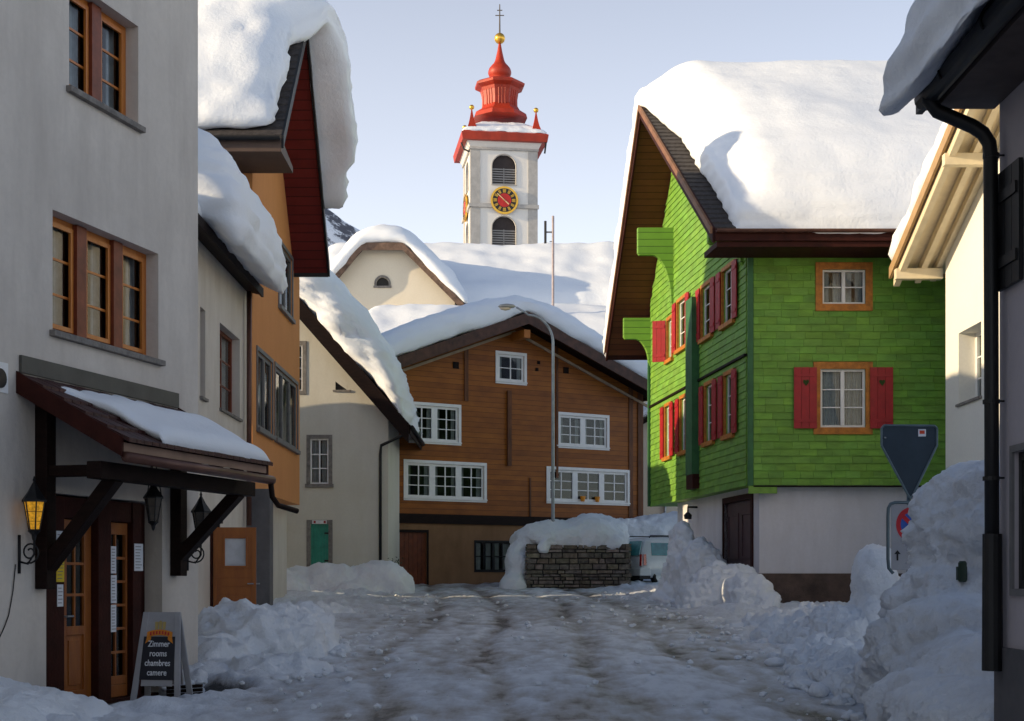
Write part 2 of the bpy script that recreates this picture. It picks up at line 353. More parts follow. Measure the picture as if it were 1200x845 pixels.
def roof(fr, prof, w0, w1, th, parent, tile_m, soffit_m, board_m, board_h=0.22, board_w=0.05, gutter=None, eaves=(True, True), verge_back=False, eave_h=None, courses=True):
    """roof along the inward axis: prof = polyline (u,z) of the upper surface, w0 outer verge, w1 far end"""
    mb = MB()
    for i in range(len(prof) - 1):
        (a, za), (b, zb) = prof[i], prof[i + 1]
        n_ = max(1, int(math.hypot(b - a, zb - za) / 0.32)) if courses else 1
        up = 1 if zb > za else -1
        for k in range(n_):
            t0, t1 = k / n_, (k + 1) / n_
            lift0, lift1 = (0.035, 0.0) if up > 0 else (0.0, 0.035)
            pa, pb = (a + (b - a) * t0, za + (zb - za) * t0), (a + (b - a) * t1, za + (zb - za) * t1)
            c = [fr.pw(pa[0], pa[1] - .05, w0), fr.pw(pb[0], pb[1] - .05, w0), fr.pw(pb[0], pb[1] - .05, w1), fr.pw(pa[0], pa[1] - .05, w1),
                 fr.pw(pa[0], pa[1] + lift0, w0), fr.pw(pb[0], pb[1] + lift1, w0), fr.pw(pb[0], pb[1] + lift1, w1), fr.pw(pa[0], pa[1] + lift0, w1)]
            mb.hexa(c)
    rf = mb.build('roof', tile_m, parent)
    sb = MB()
    for i in range(len(prof) - 1):
        (a, za), (b, zb) = prof[i], prof[i + 1]
        sb.hexa([fr.pw(a, za - th, w0 + .02), fr.pw(b, zb - th, w0 + .02), fr.pw(b, zb - th, w1 - .02), fr.pw(a, za - th, w1 - .02),
                 fr.pw(a, za - .052, w0 + .02), fr.pw(b, zb - .052, w0 + .02), fr.pw(b, zb - .052, w1 - .02), fr.pw(a, za - .052, w1 - .02)])
    sb.build('soffit', soffit_m, rf)
    for i in range(len(prof) - 1):
        bb = MB(); (a, za), (b, zb) = prof[i], prof[i + 1]
        for wa, wb in ([(w0 - board_w, w0)] + ([(w1, w1 + board_w)] if verge_back else [])):
            bb.hexa([fr.pw(a, za - board_h, wa), fr.pw(b, zb - board_h, wa), fr.pw(b, zb - board_h, wb), fr.pw(a, za - board_h, wb),
                     fr.pw(a, za + .02, wa), fr.pw(b, zb + .02, wa), fr.pw(b, zb + .02, wb), fr.pw(a, za + .02, wb)])
        bb.build('bargeboard', board_m, rf)
    eh = eave_h or board_h
    for side, on in ((0, eaves[0]), (-1, eaves[1])):
        if not on: continue
        a, za = prof[side]; d = -1 if side == 0 else 1; eb = MB()
        eb.hexa([fr.pw(a, za - eh, w0), fr.pw(a + d * .05, za - eh, w0), fr.pw(a + d * .05, za - eh, w1), fr.pw(a, za - eh, w1),
                 fr.pw(a, za - .01, w0), fr.pw(a + d * .05, za - .01, w0), fr.pw(a + d * .05, za - .01, w1), fr.pw(a, za - .01, w1)])
        eb.build('fascia', board_m, rf)
    if gutter:
        for side in gutter[1]:
            a, za = prof[side]; d = -1 if side == 0 else 1; g = MB(); r = 0.075; vs = []; fs = []; K = 8
            for w in (w0, w1):
                for rr in (r, r - .012):
                    for k in range(K + 1):
                        an = math.pi * k / K
                        vs.append(fr.pw(a + d * (.05 + r) + rr * math.cos(an), za - .05 - rr * math.sin(an), w))
            S = K + 1
            for k in range(K):
                fs += [(k, k + 1, 2 * S + k + 1, 2 * S + k), (S + k, S + k + 1, 3 * S + k + 1, 3 * S + k), (k, k + 1, S + k + 1, S + k), (2 * S + k, 2 * S + k + 1, 3 * S + k + 1, 3 * S + k)]
            fs += [(0, S, 3 * S, 2 * S), (K, K + S, K + 3 * S, K + 2 * S)]
            g.add(vs, fs); g.build('gutter', gutter[0], rf)
    return rf

def interp(prof, t):
    if t <= prof[0][0]: (a, za), (b, zb) = prof[0], prof[1]
    elif t >= prof[-1][0]: (a, za), (b, zb) = prof[-2], prof[-1]
    else:
        for (a, za), (b, zb) in zip(prof, prof[1:]):
            if a <= t <= b: break
    return za + (zb - za) * (t - a) / (b - a)

def snow_cap(fr, prof, s0, s1, t0, t1, H, parent, m, rt=None, rb=0.12, res=0.16, amp=0.05, smooth=0.5, start=None, droop=0.0, droop_w=0.6, layers=0.03, seed=0, hvar=0.1, lump=0.0, name='snow', end=None):
    """settled snow over a roof polyline: s along the house axis, t across, rounded rim, follows the roof"""
    S, T = s1 - s0, t1 - t0; rt = H * .75 if rt is None else rt
    ns, nt, nh = max(2, int(S / res)), max(2, int(T / res)), max(3, int(H / (res * .8)))
    idx = {}; vs = []; fs = []
    def base(t):
        if smooth <= 0: return interp(prof, t)
        k = 5; return sum(interp(prof, t + smooth * (j / k)) for j in range(-k, k + 1)) / (2 * k + 1)
    def vert(i, j, k):
        key = (i, j, k)
        if key in idx: return idx[key]
        p = Vector((S * i / ns, T * j / nt, H * k / nh)); r = rt if p.z > H / 2 else rb
        r = min(r, S / 2 - .01, T / 2 - .01)
        rz = min(r, H * .5) if r is rb else min(r, H * .98)
        q = Vector((min(max(p.x, r), S - r), min(max(p.y, r), T - r), min(p.z, H - rz) if p.z > H / 2 else max(p.z, rz)))
        d = p - q
        if d.length > 1e-9:
            # superellipse so that side walls stay steep
            e = Vector((d.x / r, d.y / r, d.z / rz)); mxl = max(abs(e.x), abs(e.y), abs(e.z)); e2 = e.normalized() * mxl
            p = q + Vector((e2.x * r, e2.y * r, e2.z * rz))
        s, t, h = s0 + p.x, t0 + p.y, p.z
        if start:
            s += start(t) * max(0, 1 - (p.x / S)) ** 1 if S < 3 else start(t) * max(0, 1 - p.x / 3.0)
        if end: s += end(t) * max(0, 1 - (S - p.x) / 3.0)
        n1 = noise.noise(Vector((s * .35 + seed, t * .35, seed * 1.7)))
        h *= 1 + hvar * n1 * 2
        edge = min(p.y, T - p.y, p.x, S - p.x)
        if droop: h -= droop * max(0, 1 - min(p.y, T - p.y) / droop_w) ** 2
        kh = min(1, max(0, k / nh)); bz0 = interp(prof, t); zz = (bz0 + .012) * (1 - kh) + base(t) * kh
        idx[key] = len(vs); vs.append(fr.pw(t, max(zz, bz0 + .012 if k == 0 else -1e9) + h, s)); return idx[key]
    def quad(a, b, c, d): fs.append((a, b, c, d))
    for i in range(ns):
        for j in range(nt):
            quad(vert(i, j, nh), vert(i + 1, j, nh), vert(i + 1, j + 1, nh), vert(i, j + 1, nh)); quad(vert(i, j, 0), vert(i, j + 1, 0), vert(i + 1, j + 1, 0), vert(i + 1, j, 0))
    for k in range(nh):
        for i in range(ns):
            quad(vert(i, 0, k), vert(i + 1, 0, k), vert(i + 1, 0, k + 1), vert(i, 0, k + 1)); quad(vert(i, nt, k), vert(i, nt, k + 1), vert(i + 1, nt, k + 1), vert(i + 1, nt, k))
        for j in range(nt):
            quad(vert(0, j, k), vert(0, j, k + 1), vert(0, j + 1, k + 1), vert(0, j + 1, k)); quad(vert(ns, j, k), vert(ns, j + 1, k), vert(ns, j + 1, k + 1), vert(ns, j, k + 1))
    me = bpy.data.meshes.new(name); me.from_pydata(vs, [], fs)
    bm = bmesh.new(); bm.from_mesh(me); bmesh.ops.recalc_face_normals(bm, faces=bm.faces)
    for _ in range(2): bmesh.ops.smooth_vert(bm, verts=bm.verts, factor=.4, use_axis_x=True, use_axis_y=True, use_axis_z=True)
    bm.normal_update()
    sv = Vector((seed * 3.1, seed * 1.3, 0))
    for v in bm.verts:
        p = v.co + sv; side = 1 - abs(v.normal.z)
        d = amp * noise.fractal(p * .9, 1.0, 2.1, 3) * 1.3 + amp * .5 * noise.noise(p * 3.1)
        if layers: d += side * layers * (math.sin(v.co.z * 17 + 2.5 * noise.noise(p * .6)) + noise.noise(Vector((p.x * .5, p.y * .5, p.z * 5.5))))
        if lump: d += side * lump * noise.noise(p * 1.1)
        v.co += v.normal * d
    bm.to_mesh(me); bm.free(); me.materials.append(m)
    return link_mesh(name, me, parent, smooth=True)

def pile(name, blobs, m, label=None, cat='snow pile', voxel=0.06, amp=0.12, freq=1.6, chunk=0.05, clods=0, cs=(0.05, 0.14), group=None, seed=0, parent=None, cut=None, clod_zone=None, flat=0.0):
    """ploughed snow: overlapping lumps fused into one skin, roughened, with broken clods around its foot"""
    rnd = random.Random(seed); bm = bmesh.new()
    for b in blobs:
        cx, cy, cz, rx, ry, rz = b[:6]; rot = b[6] if len(b) > 6 else 0; pw_ = b[7] if len(b) > 7 else 2.0
        r = bmesh.ops.create_icosphere(bm, subdivisions=3, radius=1.0)
        for v in r['verts']:
            p = v.co.copy()
            if pw_ > 2: k = (abs(p.x) ** pw_ + abs(p.y) ** pw_ + abs(p.z) ** pw_) ** (-1 / pw_); p *= k
            p = Vector((p.x * rx, p.y * ry, p.z * rz)); p.rotate(Matrix.Rotation(R(rot), 3, 'Z')); v.co = p + Vector((cx, cy, cz))
    me = bpy.data.meshes.new(name); bm.to_mesh(me); bm.free()
    tmp = bpy.data.objects.new('tmp', me); COL.objects.link(tmp)
    rm = tmp.modifiers.new('r', 'REMESH'); rm.mode = 'VOXEL'; rm.voxel_size = voxel
    sm = tmp.modifiers.new('s', 'SMOOTH'); sm.factor = .5; sm.iterations = 4
    dg = bpy.context.evaluated_depsgraph_get(); me2 = bpy.data.meshes.new_from_object(tmp.evaluated_get(dg)); bpy.data.objects.remove(tmp)
    bm = bmesh.new(); bm.from_mesh(me2); bm.normal_update(); sv = Vector((seed * 7.3, seed * 2.1, seed))
    for v in bm.verts:
        p = v.co + sv
        d = amp * noise.fractal(p * freq, .9, 2.0, 4)
        if chunk:
            q = p * 2.6 + Vector((noise.noise(p * 3), noise.noise(p * 3 + Vector((9, 9, 9))), 0)) * .6
            dd = noise.voronoi(q)[0]; d += chunk * (1.2 * min(dd[1] - dd[0], .5) - .25)
            dd = noise.voronoi(q * 2.7)[0]; d += chunk * .55 * min(dd[1] - dd[0], .5)
            d += chunk * .35 * noise.noise(q * 6)
        if flat: d *= 1 - flat * max(0, v.normal.z)
        v.co += v.normal * d
    if clods:
        zone = clod_zone or [(b[0], b[1], max(b[3], .2) * 1.25, max(b[4], .2) * 1.25) for b in blobs]
        for _ in range(clods):
            cx, cy, rx, ry = rnd.choice(zone); a = rnd.uniform(0, 6.28); q = rnd.uniform(.55, 1.1)
            x, y = cx + math.cos(a) * rx * q, cy + math.sin(a) * ry * q; s = rnd.uniform(*cs) * rnd.uniform(.5, 1)
            r = bmesh.ops.create_icosphere(bm, subdivisions=2, radius=s)
            o = Vector((x, y, ground_z(x, y) + s * .3)); st = Vector((rnd.uniform(.7, 1.3), rnd.uniform(.7, 1.3), rnd.uniform(.5, .9)))
            for v in r['verts']:
                p = v.co; p = p * (1 + .45 * noise.noise(p * (2.2 / s) + Vector((x, y, s * 90))))
                v.co = Vector((p.x * st.x, p.y * st.y, p.z * st.z)) + o
    bm.to_mesh(me2); bm.free(); me2.materials.clear(); me2.materials.append(m)
    o = link_mesh(name, me2, parent, smooth=True)
    if parent is None: tag(o, label, cat, group)
    return o

def text_mesh(body, size, origin, dx, dz, m, name, parent, depth=0.004, font=None, align='CENTER', sx=1.0):
    """raised lettering: dx is the writing direction, dz the up direction of the face"""
    cu = bpy.data.curves.new('t', 'FONT'); cu.body = body; cu.size = size; cu.align_x = align; cu.extrude = depth / 2; cu.resolution_u = 3; cu.offset = size * .012
    tmp = bpy.data.objects.new('t', cu); COL.objects.link(tmp)
    dg = bpy.context.evaluated_depsgraph_get(); me = bpy.data.meshes.new_from_object(tmp.evaluated_get(dg)); bpy.data.objects.remove(tmp)
    dx, dz = Vector(dx).normalized(), Vector(dz).normalized(); n_ = dx.cross(dz)
    for v in me.vertices: v.co = Vector(origin) + dx * v.co.x * sx + dz * v.co.y + n_ * v.co.z
    me.name = name; me.materials.clear(); me.materials.append(m)
    return link_mesh(name, me, parent)

def ground_z(x, y):
    if y < 12: z = 0.0
    elif y < 52: z = (y - 12) * 0.031
    elif y < 110: z = 1.24 + (y - 52) * 0.03
    else: z = 2.98
    return z
# ---------------------------------------------------------------- palette
M_snow = snow_mat('roof_snow_surface', 0.0, bump=.28, bscale=9)
M_pile = snow_mat('ploughed_snow', 0.10, (0.5, 0.5, 0.5), bump=.8, bscale=12)
M_dirty = snow_mat('dirty_ploughed_snow', 0.32, (0.40, 0.37, 0.34), bump=.9, bscale=12)
M_glass = glass_mat()
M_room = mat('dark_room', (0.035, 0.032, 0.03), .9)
M_curtain = mat('net_curtain', (0.62, 0.62, 0.60), .9, var=.08, scale=12)
M_inn = plaster('inn_plaster', (0.66, 0.60, 0.53), (0.47, 0.42, 0.37), .4, .75, .6)
M_low = plaster('annex_plaster', (0.66, 0.61, 0.54), (0.48, 0.42, 0.35), .35, .6, .3)
M_orange = plaster('orange_plaster', (0.66, 0.29, 0.105), (0.52, 0.21, 0.07), .3, .3, .15)
M_grn_wh = plaster('grey_white_plaster', (0.64, 0.61, 0.52), (0.50, 0.45, 0.35), .35, .3, .2)
M_base_wh = plaster('base_plaster', (0.66, 0.64, 0.66), (0.50, 0.47, 0.47), .3, .5, .2)
M_cream = plaster('cream_plaster', (0.78, 0.70, 0.56), (0.70, 0.60, 0.45), .3, .2, .1)
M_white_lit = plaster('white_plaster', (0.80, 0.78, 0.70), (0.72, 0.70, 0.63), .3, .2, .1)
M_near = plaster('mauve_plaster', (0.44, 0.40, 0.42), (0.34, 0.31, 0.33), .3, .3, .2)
M_tower = plaster('tower_plaster', (0.80, 0.77, 0.72), (0.70, 0.67, 0.61), .3, .2, .05)
M_tower_g = mat('tower_corner_stone', (0.46, 0.44, 0.41), .85, var=.1)
M_dark = mat('dark_brown_timber', (0.014, 0.0065, 0.005), .6, var=.25, scale=4, bump=.3, stretch=(1, 1, 5), spec=.12)
M_black = mat('black_iron', (0.006, 0.006, 0.007), .5, var=.1)
M_redbr = mat('red_brown_timber', (0.040, 0.009, 0.006), .65, var=.2, scale=5, bump=.2, spec=.15)
M_door = mat('varnished_larch', (0.36, 0.115, 0.018), .42, scale=5, stretch=(2, 2, .35), col2=(0.26, 0.075, 0.016), bump=.15, coat=.2)
M_case = mat('orange_window_wood', (0.55, 0.19, 0.03), .42, scale=5, stretch=(2, 2, .35), col2=(0.42, 0.12, 0.02), coat=.15)
M_mull = mat('red_brown_mullion', (0.20, 0.045, 0.018), .5, var=.2, scale=5)
M_stone = mat('grey_stone', (0.22, 0.20, 0.18), .85, var=.2, scale=9, bump=.4)
M_tile = mat('dark_roof_tile', (0.05, 0.042, 0.04), .8, var=.3, scale=9, bump=.4)
M_greyw = mat('grey_painted_wood', (0.17, 0.165, 0.165), .6, var=.1, scale=6)
M_white = mat('white_window_paint', (0.80, 0.79, 0.77), .5, var=.04)
M_cross = planks('dark_red_soffit', (0.16, 0.018, 0.014), (0.10, 0.010, 0.008), .16, 'Y', .6)
M_brsoff = planks('brown_soffit', (0.20, 0.055, 0.02), (0.11, 0.028, 0.012), .14, 'Y', .6)
M_green = mat('green_shingle_paint', (0.165, 0.345, 0.040), .62, var=.14, scale=2.2, bump=.25, bscale=22, stretch=(1, 1, 3), vattr=True)
M_green_p = mat('green_board_paint', (0.19, 0.35, 0.05), .6, var=.15, scale=3, bump=.2)
M_green_b = planks('green_boards', (0.18, 0.36, 0.045), (0.12, 0.26, 0.035), .21, 'Z', .6, .4)
M_green_d = mat('dark_green_board', (0.035, 0.13, 0.045), .6, var=.15, scale=3)
M_red = mat('red_shutter_paint', (0.36, 0.012, 0.018), .5, var=.12, scale=5, bump=.1)
M_orcase = mat('orange_casing_paint', (0.48, 0.17, 0.02), .55, var=.2, scale=8, bump=.15)
M_brownw = planks('orange_brown_timber', (0.38, 0.125, 0.014), (0.14, 0.036, 0.007), .19, 'Z', .55, .16, (.6, .6, 1.4), .55)
M_copper = mat('brown_sheet_metal', (0.12, 0.055, 0.04), .45, var=.2, metal=.3)
M_galv = mat('galvanised_metal', (0.32, 0.35, 0.38), .42, var=.1, metal=.6)
M_gold = mat('gold_leaf', (0.85, 0.48, 0.07), .3, var=.05, metal=.8)
M_helm = mat('red_painted_helm', (0.42, 0.034, 0.010), .5, var=.16, scale=1.2, stretch=(1, 1, .5))

# ---------------------------------------------------------------- ground: one sheet, road worn through packed snow
def ground():
    xs = [-3000, -900, -300, -120, -60, -35, -22, -15]; x = -11.0
    while x < 12: xs.append(x); x += 0.085
    xs += [12, 15, 22, 35, 60, 120, 300, 900, 3000]
    ys = [-200, -60, -20, -5, 2, 6]; y = 8.0
    while y < 60: ys.append(y); y *= 1.0052
    ys += [64, 72, 85, 110, 180, 400, 900, 1500, 3500]
    vs, fs, dirt = [], [], []
    for Y in ys:
        for X in xs:
            z = ground_z(X, Y); d = 0.35
            if 8 <= Y <= 60 and -11 <= X <= 12:
                # the street: its centre line wanders right then bends left behind
                p = Vector((X, Y, 0)); c = 0.9 - 0.035 * (Y - 14) + .3 * math.sin(Y * .22); wdt = 3.3
                k = max(0.0, min(1.0, (abs(X - c) - wdt + .8 * noise.noise(p * .35)) / 1.3))
                ruts = 0
                for q in (-2.2, -.75, .8, 2.3):
                    e = X - c - q - .35 * noise.noise(Vector((q * 7, Y * .16, 0))); ruts += math.exp(-(e / .22) ** 2)
                fine = noise.fractal(Vector((X * 4.2, Y * 1.5, 3)), .85, 2.1, 5); big = noise.noise(p * .55)
                lump = max(0, noise.noise(Vector((X * 1.5, Y * 1.1, 8)))) 
                z += (1 - k) * (.020 * fine - .045 * ruts + .02 * big) + k * (.16 * lump + .09 * fine + .10)
                vv = noise.voronoi(Vector((X * 3.2, Y * 2.0, 0)))[0]; z += .022 * min(vv[1] - vv[0], .4) * (1 + 3 * k) * max(0, .5 + noise.noise(p * .8))
                d = (1 - k) * (.34 + .40 * ruts + .40 * noise.noise(Vector((X * .7, Y * .25, 5))) + .35 * noise.noise(Vector((X * 2.6, Y * .55, 2))) - .9 * fine * .5) + k * .08
            if 12 < Y < 19 and X < 0:      # swept, wet ground before the inn door
                rel = Vector((X + 6.516, Y - 10, 0)); o_ = rel.dot(Vector((.961, -.277, 0))); u_ = rel.dot(Vector((.277, .961, 0)))
                q = max(0, min(1, (1.35 - o_ + .25 * noise.noise(Vector((u_ * 2, o_ * 2, 1)))) / .3)) * max(0, min(1, (u_ - 5.2) / .3)) * max(0, min(1, (8.3 - u_) / .3))
                z = z * (1 - q) + (.02 + .008 * noise.noise(Vector((X * 6, Y * 6, 0)))) * q; d = d * (1 - q) + 1.6 * q
            vs.append((X, Y, z)); dirt.append(max(0, min(1.6, d)))
    nx = len(xs)
    for j in range(len(ys) - 1):
        for i in range(nx - 1): fs.append((j * nx + i, j * nx + i + 1, (j + 1) * nx + i + 1, (j + 1) * nx + i))
    me = bpy.data.meshes.new('ground'); me.from_pydata(vs, [], fs)
    a = me.attributes.new('wear', 'FLOAT', 'POINT'); a.data.foreach_set('value', dirt)
    m = bpy.data.materials.new('packed_snow_road'); m.use_nodes = True; n, l = m.node_tree.nodes, m.node_tree.links; b = n['Principled BSDF']
    at = n.new('ShaderNodeAttribute'); at.attribute_name = 'wear'; tc = n.new('ShaderNodeTexCoord')
    mp = n.new('ShaderNodeMapping'); mp.inputs['Scale'].default_value = (1.9, .5, 1); l.new(tc.outputs['Object'], mp.inputs['Vector'])
    nz = n.new('ShaderNodeTexNoise'); nz.inputs['Scale'].default_value = 4.5; nz.inputs['Detail'].default_value = 12; nz.inputs['Roughness'].default_value = .75; l.new(mp.outputs[0], nz.inputs['Vector'])
    s = n.new('ShaderNodeMath'); s.operation = 'MULTIPLY_ADD'; l.new(nz.outputs['Fac'], s.inputs[0]); s.inputs[1].default_value = 1.3; s.inputs[2].default_value = -.65
    ad = n.new('ShaderNodeMath'); ad.operation = 'ADD'; ad.use_clamp = True; l.new(at.outputs['Fac'], ad.inputs[0]); l.new(s.outputs[0], ad.inputs[1])
    cr = n.new('ShaderNodeValToRGB'); e = cr.color_ramp.elements
    e[0].position = 0; e[0].color = (.78, .82, .88, 1); e[1].position = 1; e[1].color = (.13, .12, .115, 1); e[1].position = .985; q_ = e.new(1.0); q_.color = (.05, .047, .045, 1)
    q = e.new(.35); q.color = (.58, .61, .66, 1); q = e.new(.72); q.color = (.38, .375, .38, 1)
    l.new(ad.outputs[0], cr.inputs[0]); l.new(cr.outputs[0], b.inputs['Base Color'])
    rr = n.new('ShaderNodeMapRange'); rr.inputs['To Min'].default_value = .6; rr.inputs['To Max'].default_value = .3; l.new(ad.outputs[0], rr.inputs['Value']); l.new(rr.outputs[0], b.inputs['Roughness'])
    n2 = n.new('ShaderNodeTexNoise'); n2.inputs['Scale'].default_value = 9; n2.inputs['Detail'].default_value = 10; n2.inputs['Roughness'].default_value = .7; l.new(tc.outputs['Object'], n2.inputs['Vector'])
    bp = n.new('ShaderNodeBump'); bp.inputs['Strength'].default_value = .9; bp.inputs['Distance'].default_value = .05; l.new(n2.outputs['Fac'], bp.inputs['Height']); l.new(bp.outputs[0], b.inputs['Normal'])
    me.materials.append(m); o = bpy.data.objects.new('ground', me); COL.objects.link(o); me.polygons.foreach_set('use_smooth', [True] * len(me.polygons))
    o['kind'] = 'structure'
ground()

# distant mountain ridge: rock showing through snow
def mountain():
    prof = [(-6000, 90), (-3000, 150), (-900, 330), (-330, 440), (-195, 392), (-150, 368), (-60, 320), (60, 300), (200, 330), (400, 300), (900, 260), (2500, 150), (5000, 80)]
    xs = [-6000, -3000, -1500, -900, -600] + [-450 + 9 * i for i in range(110)] + [700, 900, 1500, 2500, 5000]
    vs, fs = [], []; J = 60
    for j in range(J + 1):
        t = j / J; Y = 1050 + 480 * t
        for X in xs:
            h = interp(prof, X); z = h * t ** .9; p = Vector((X * .012, Y * .012, 0))
            z += (noise.fractal(p, .8, 2.1, 6) * 34 - 14 * abs(noise.noise(p * 2.3))) * min(1, t * 3) * (1 - .75 * t)
            vs.append((X, Y, max(z, -5)))
    nx = len(xs)
    for X in xs: vs.append((X, 2600, -10))
    for j in range(J + 1):
        for i in range(nx - 1): fs.append((j * nx + i, j * nx + i + 1, (j + 1) * nx + i + 1, (j + 1) * nx + i))
    me = bpy.data.meshes.new('mountain'); me.from_pydata(vs, [], fs)
    m = bpy.data.materials.new('snowy_rock'); m.use_nodes = True; n, l = m.node_tree.nodes, m.node_tree.links; b = n['Principled BSDF']
    tc = n.new('ShaderNodeTexCoord'); nz = n.new('ShaderNodeTexNoise'); nz.inputs['Scale'].default_value = .045; nz.inputs['Detail'].default_value = 9; nz.inputs['Roughness'].default_value = .72; l.new(tc.outputs['Object'], nz.inputs['Vector'])
    cr = n.new('ShaderNodeValToRGB'); e = cr.color_ramp.elements; e[0].position = .49; e[0].color = (.10, .10, .12, 1); e[1].position = .55; e[1].color = (.80, .82, .86, 1)
    l.new(nz.outputs['Fac'], cr.inputs[0]); l.new(cr.outputs[0], b.inputs['Base Color']); b.inputs['Roughness'].default_value = .9
    me.materials.append(m); o = bpy.data.objects.new('mountain', me); COL.objects.link(o); o['kind'] = 'structure'; me.polygons.foreach_set('use_smooth', [True] * len(me.polygons))
mountain()

def body_wall(mb, fr, u0, u1, w0, w1, z0, z1):
    """hidden flank and back of a house seen from the gable frame"""
    pass
def flank(fr, u, w0, w1, z0, z1, mb):
    mb.add([fr.pw(u, z0, w0), fr.pw(u, z0, w1), fr.pw(u, z1, w1), fr.pw(u, z1, w0)], [(0, 1, 2, 3)])

# ================================================================ INN at the left
IF = Frame(-6.516, 10.0, .288, 1.0)
inn = empty('inn', (-6.5, 14, 0), 'tall grey-white plastered inn with orange-brown grouped windows and timber door canopy, leftmost house', 'inn')
U_END = 8.81
W_up = IF.rect(81, 162, 31, 148, 162); W_lo = IF.rect(61.5, 185.5, 297.5, 422, 185.5)
recess = (IF.u(54), IF.u(190), 0.02, 2.40, .26)
mb = wall_mb(IF, [(0, -.5), (U_END, -.5), (U_END, 11.3), (0, 11.3)], [(*W_up, .24), (*W_lo, .24), recess])
for a, b in (((U_END, 0), (U_END, 7)), ((U_END, 7), (0, 7)), ((0, 7), (0, 0))):
    mb.add([IF.pt(a[0], -.5, -a[1]), IF.pt(b[0], -.5, -b[1]), IF.pt(b[0], 11.3, -b[1]), IF.pt(a[0], 11.3, -a[1])], [(0, 1, 2, 3)])
mb.build('wall', M_inn, inn)
# roof: ridge along the street
CF = Frame(*[IF.pt(0, 0, -7.0)[i] for i in (0, 1)], IF.N.x, IF.N.y, I=(IF.D.x, IF.D.y))
PI_ = [(-.7, 11.2), (3.5, 13.9), (7.7, 11.2)]
rf = roof(CF, PI_, -.5, U_END + .5, .2, inn, M_tile, M_dark, M_dark, .25)
snow_cap(CF, PI_, -.5, U_END + .6, -.8, 7.9, .8, rf, M_snow, res=.3, seed=3)
for rect, n_ in ((W_up, 2), (W_lo, 3)):
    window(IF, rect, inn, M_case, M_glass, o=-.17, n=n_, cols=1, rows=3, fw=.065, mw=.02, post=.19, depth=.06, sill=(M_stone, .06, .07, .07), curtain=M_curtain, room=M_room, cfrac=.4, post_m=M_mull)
    mb = MB(); 
# inner casement frames
    u0, u1, z0, z1 = rect; cw = (u1 - u0 - .13 - (n_ - 1) * .19) / n_
    for k in range(n_):
        a = u0 + .065 + k * (cw + .19)
        for x0, x1 in ((a + .02, a + .07), (a + cw - .07, a + cw - .02)): IF.box(mb, x0, x1, z0 + .07, z1 - .07, -.175, -.145)
        IF.box(mb, a + .07, a + cw - .07, z0 + .07, z0 + .12, -.175, -.147); IF.box(mb, a + .07, a + cw - .07, z1 - .12, z1 - .07, -.175, -.147)
    mb.build('casement', M_case, inn)
# recess back: dark timber surround, glazed door, glazed side leaf
ru0, ru1 = recess[0], recess[1]; bo = -.24
du0, du1 = IF.u(81), IF.u(119); su0, su1 = IF.u(134), IF.u(161)
mb = MB(); IF.box(mb, ru0, du0, .02, 2.38, bo - .02, -.06); IF.box(mb, du1, su0, .02, 2.38, bo - .02, -.04)
IF.box(mb, su1, IF.u(171), .02, 2.38, bo - .02, -.06); IF.box(mb, du0, du1, 2.14, 2.38, bo - .02, -.08); IF.box(mb, su0, su1, 2.14, 2.38, bo - .02, -.08)
IF.box(mb, IF.u(171), ru1 - .003, .02, 2.38, bo - .02, bo); IF.box(mb, ru0, ru1, -.05, .06, -.26, -.02)
mb.build('door_surround', M_redbr, inn, bevel=.006)
def panel_door(u0, u1, z0, z1, o, rows, parent, sidewide=.09, name='door', solid=.42):
    d = MB(); zs = z0 + (z1 - z0) * solid
    IF.box(d, u0, u0 + sidewide, z0, z1, o - .05, o); IF.box(d, u1 - sidewide, u1, z0, z1, o - .05, o)
    IF.box(d, u0 + sidewide, u1 - sidewide, z1 - .14, z1, o - .05, o); IF.box(d, u0 + sidewide, u1 - sidewide, zs - .1, zs, o - .05, o)
    IF.box(d, u0 + sidewide, u1 - sidewide, z0, z0 + .14, o - .05, o)
    IF.box(d, u0 + sidewide, u1 - sidewide, z0 + .14, zs - .1, o - .045, o - .025)
    IF.box(d, u0 + sidewide + .06, u1 - sidewide - .06, z0 + .2, zs - .16, o - .025, o - .012)
    for k in range(1, rows):
        z = zs + (z1 - .14 - zs) * k / rows; IF.box(d, u0 + sidewide, u1 - sidewide, z - .016, z + .016, o - .04, o - .006)
    c = (u0 + u1) / 2; IF.box(d, c - .014, c + .014, zs, z1 - .14, o - .04, o - .008)
    dd = d.build(name, M_door, parent, bevel=.004)
    g = MB(); g.add([IF.pt(u0 + .05, zs, o - .03), IF.pt(u1 - .05, zs, o - .03), IF.pt(u1 - .05, z1 - .1, o - .03), IF.pt(u0 + .05, z1 - .1, o - .03)], [(0, 1, 2, 3)]); g.build('pane', M_glass, dd)
    r_ = MB(); A = [IF.pt(u0, zs - .02, o - .052), IF.pt(u1, zs - .02, o - .052), IF.pt(u1, z1, o - .052), IF.pt(u0, z1, o - .052)]; B = [p - IF.N * 1.5 for p in A]
    r_.add(A + B, [(4, 5, 6, 7), (0, 1, 5, 4), (1, 2, 6, 5), (2, 3, 7, 6), (3, 0, 4, 7)]); r_.build('room', M_room, dd)
    return dd
dd = panel_door(du0 + .01, du1 - .01, .07, 2.13, -.13, 3, inn, .14)
h = MB(); h.tube([IF.pt(du0 + .09, 1.05, -.13), IF.pt(du0 + .09, 1.05, -.08), IF.pt(du0 + .2, 1.05, -.08)], .012); h.build('door_handle', M_galv, dd)
panel_door(su0 + .01, su1 - .01, .07, 2.13, -.13, 6, inn, .035, 'side_leaf', .12)
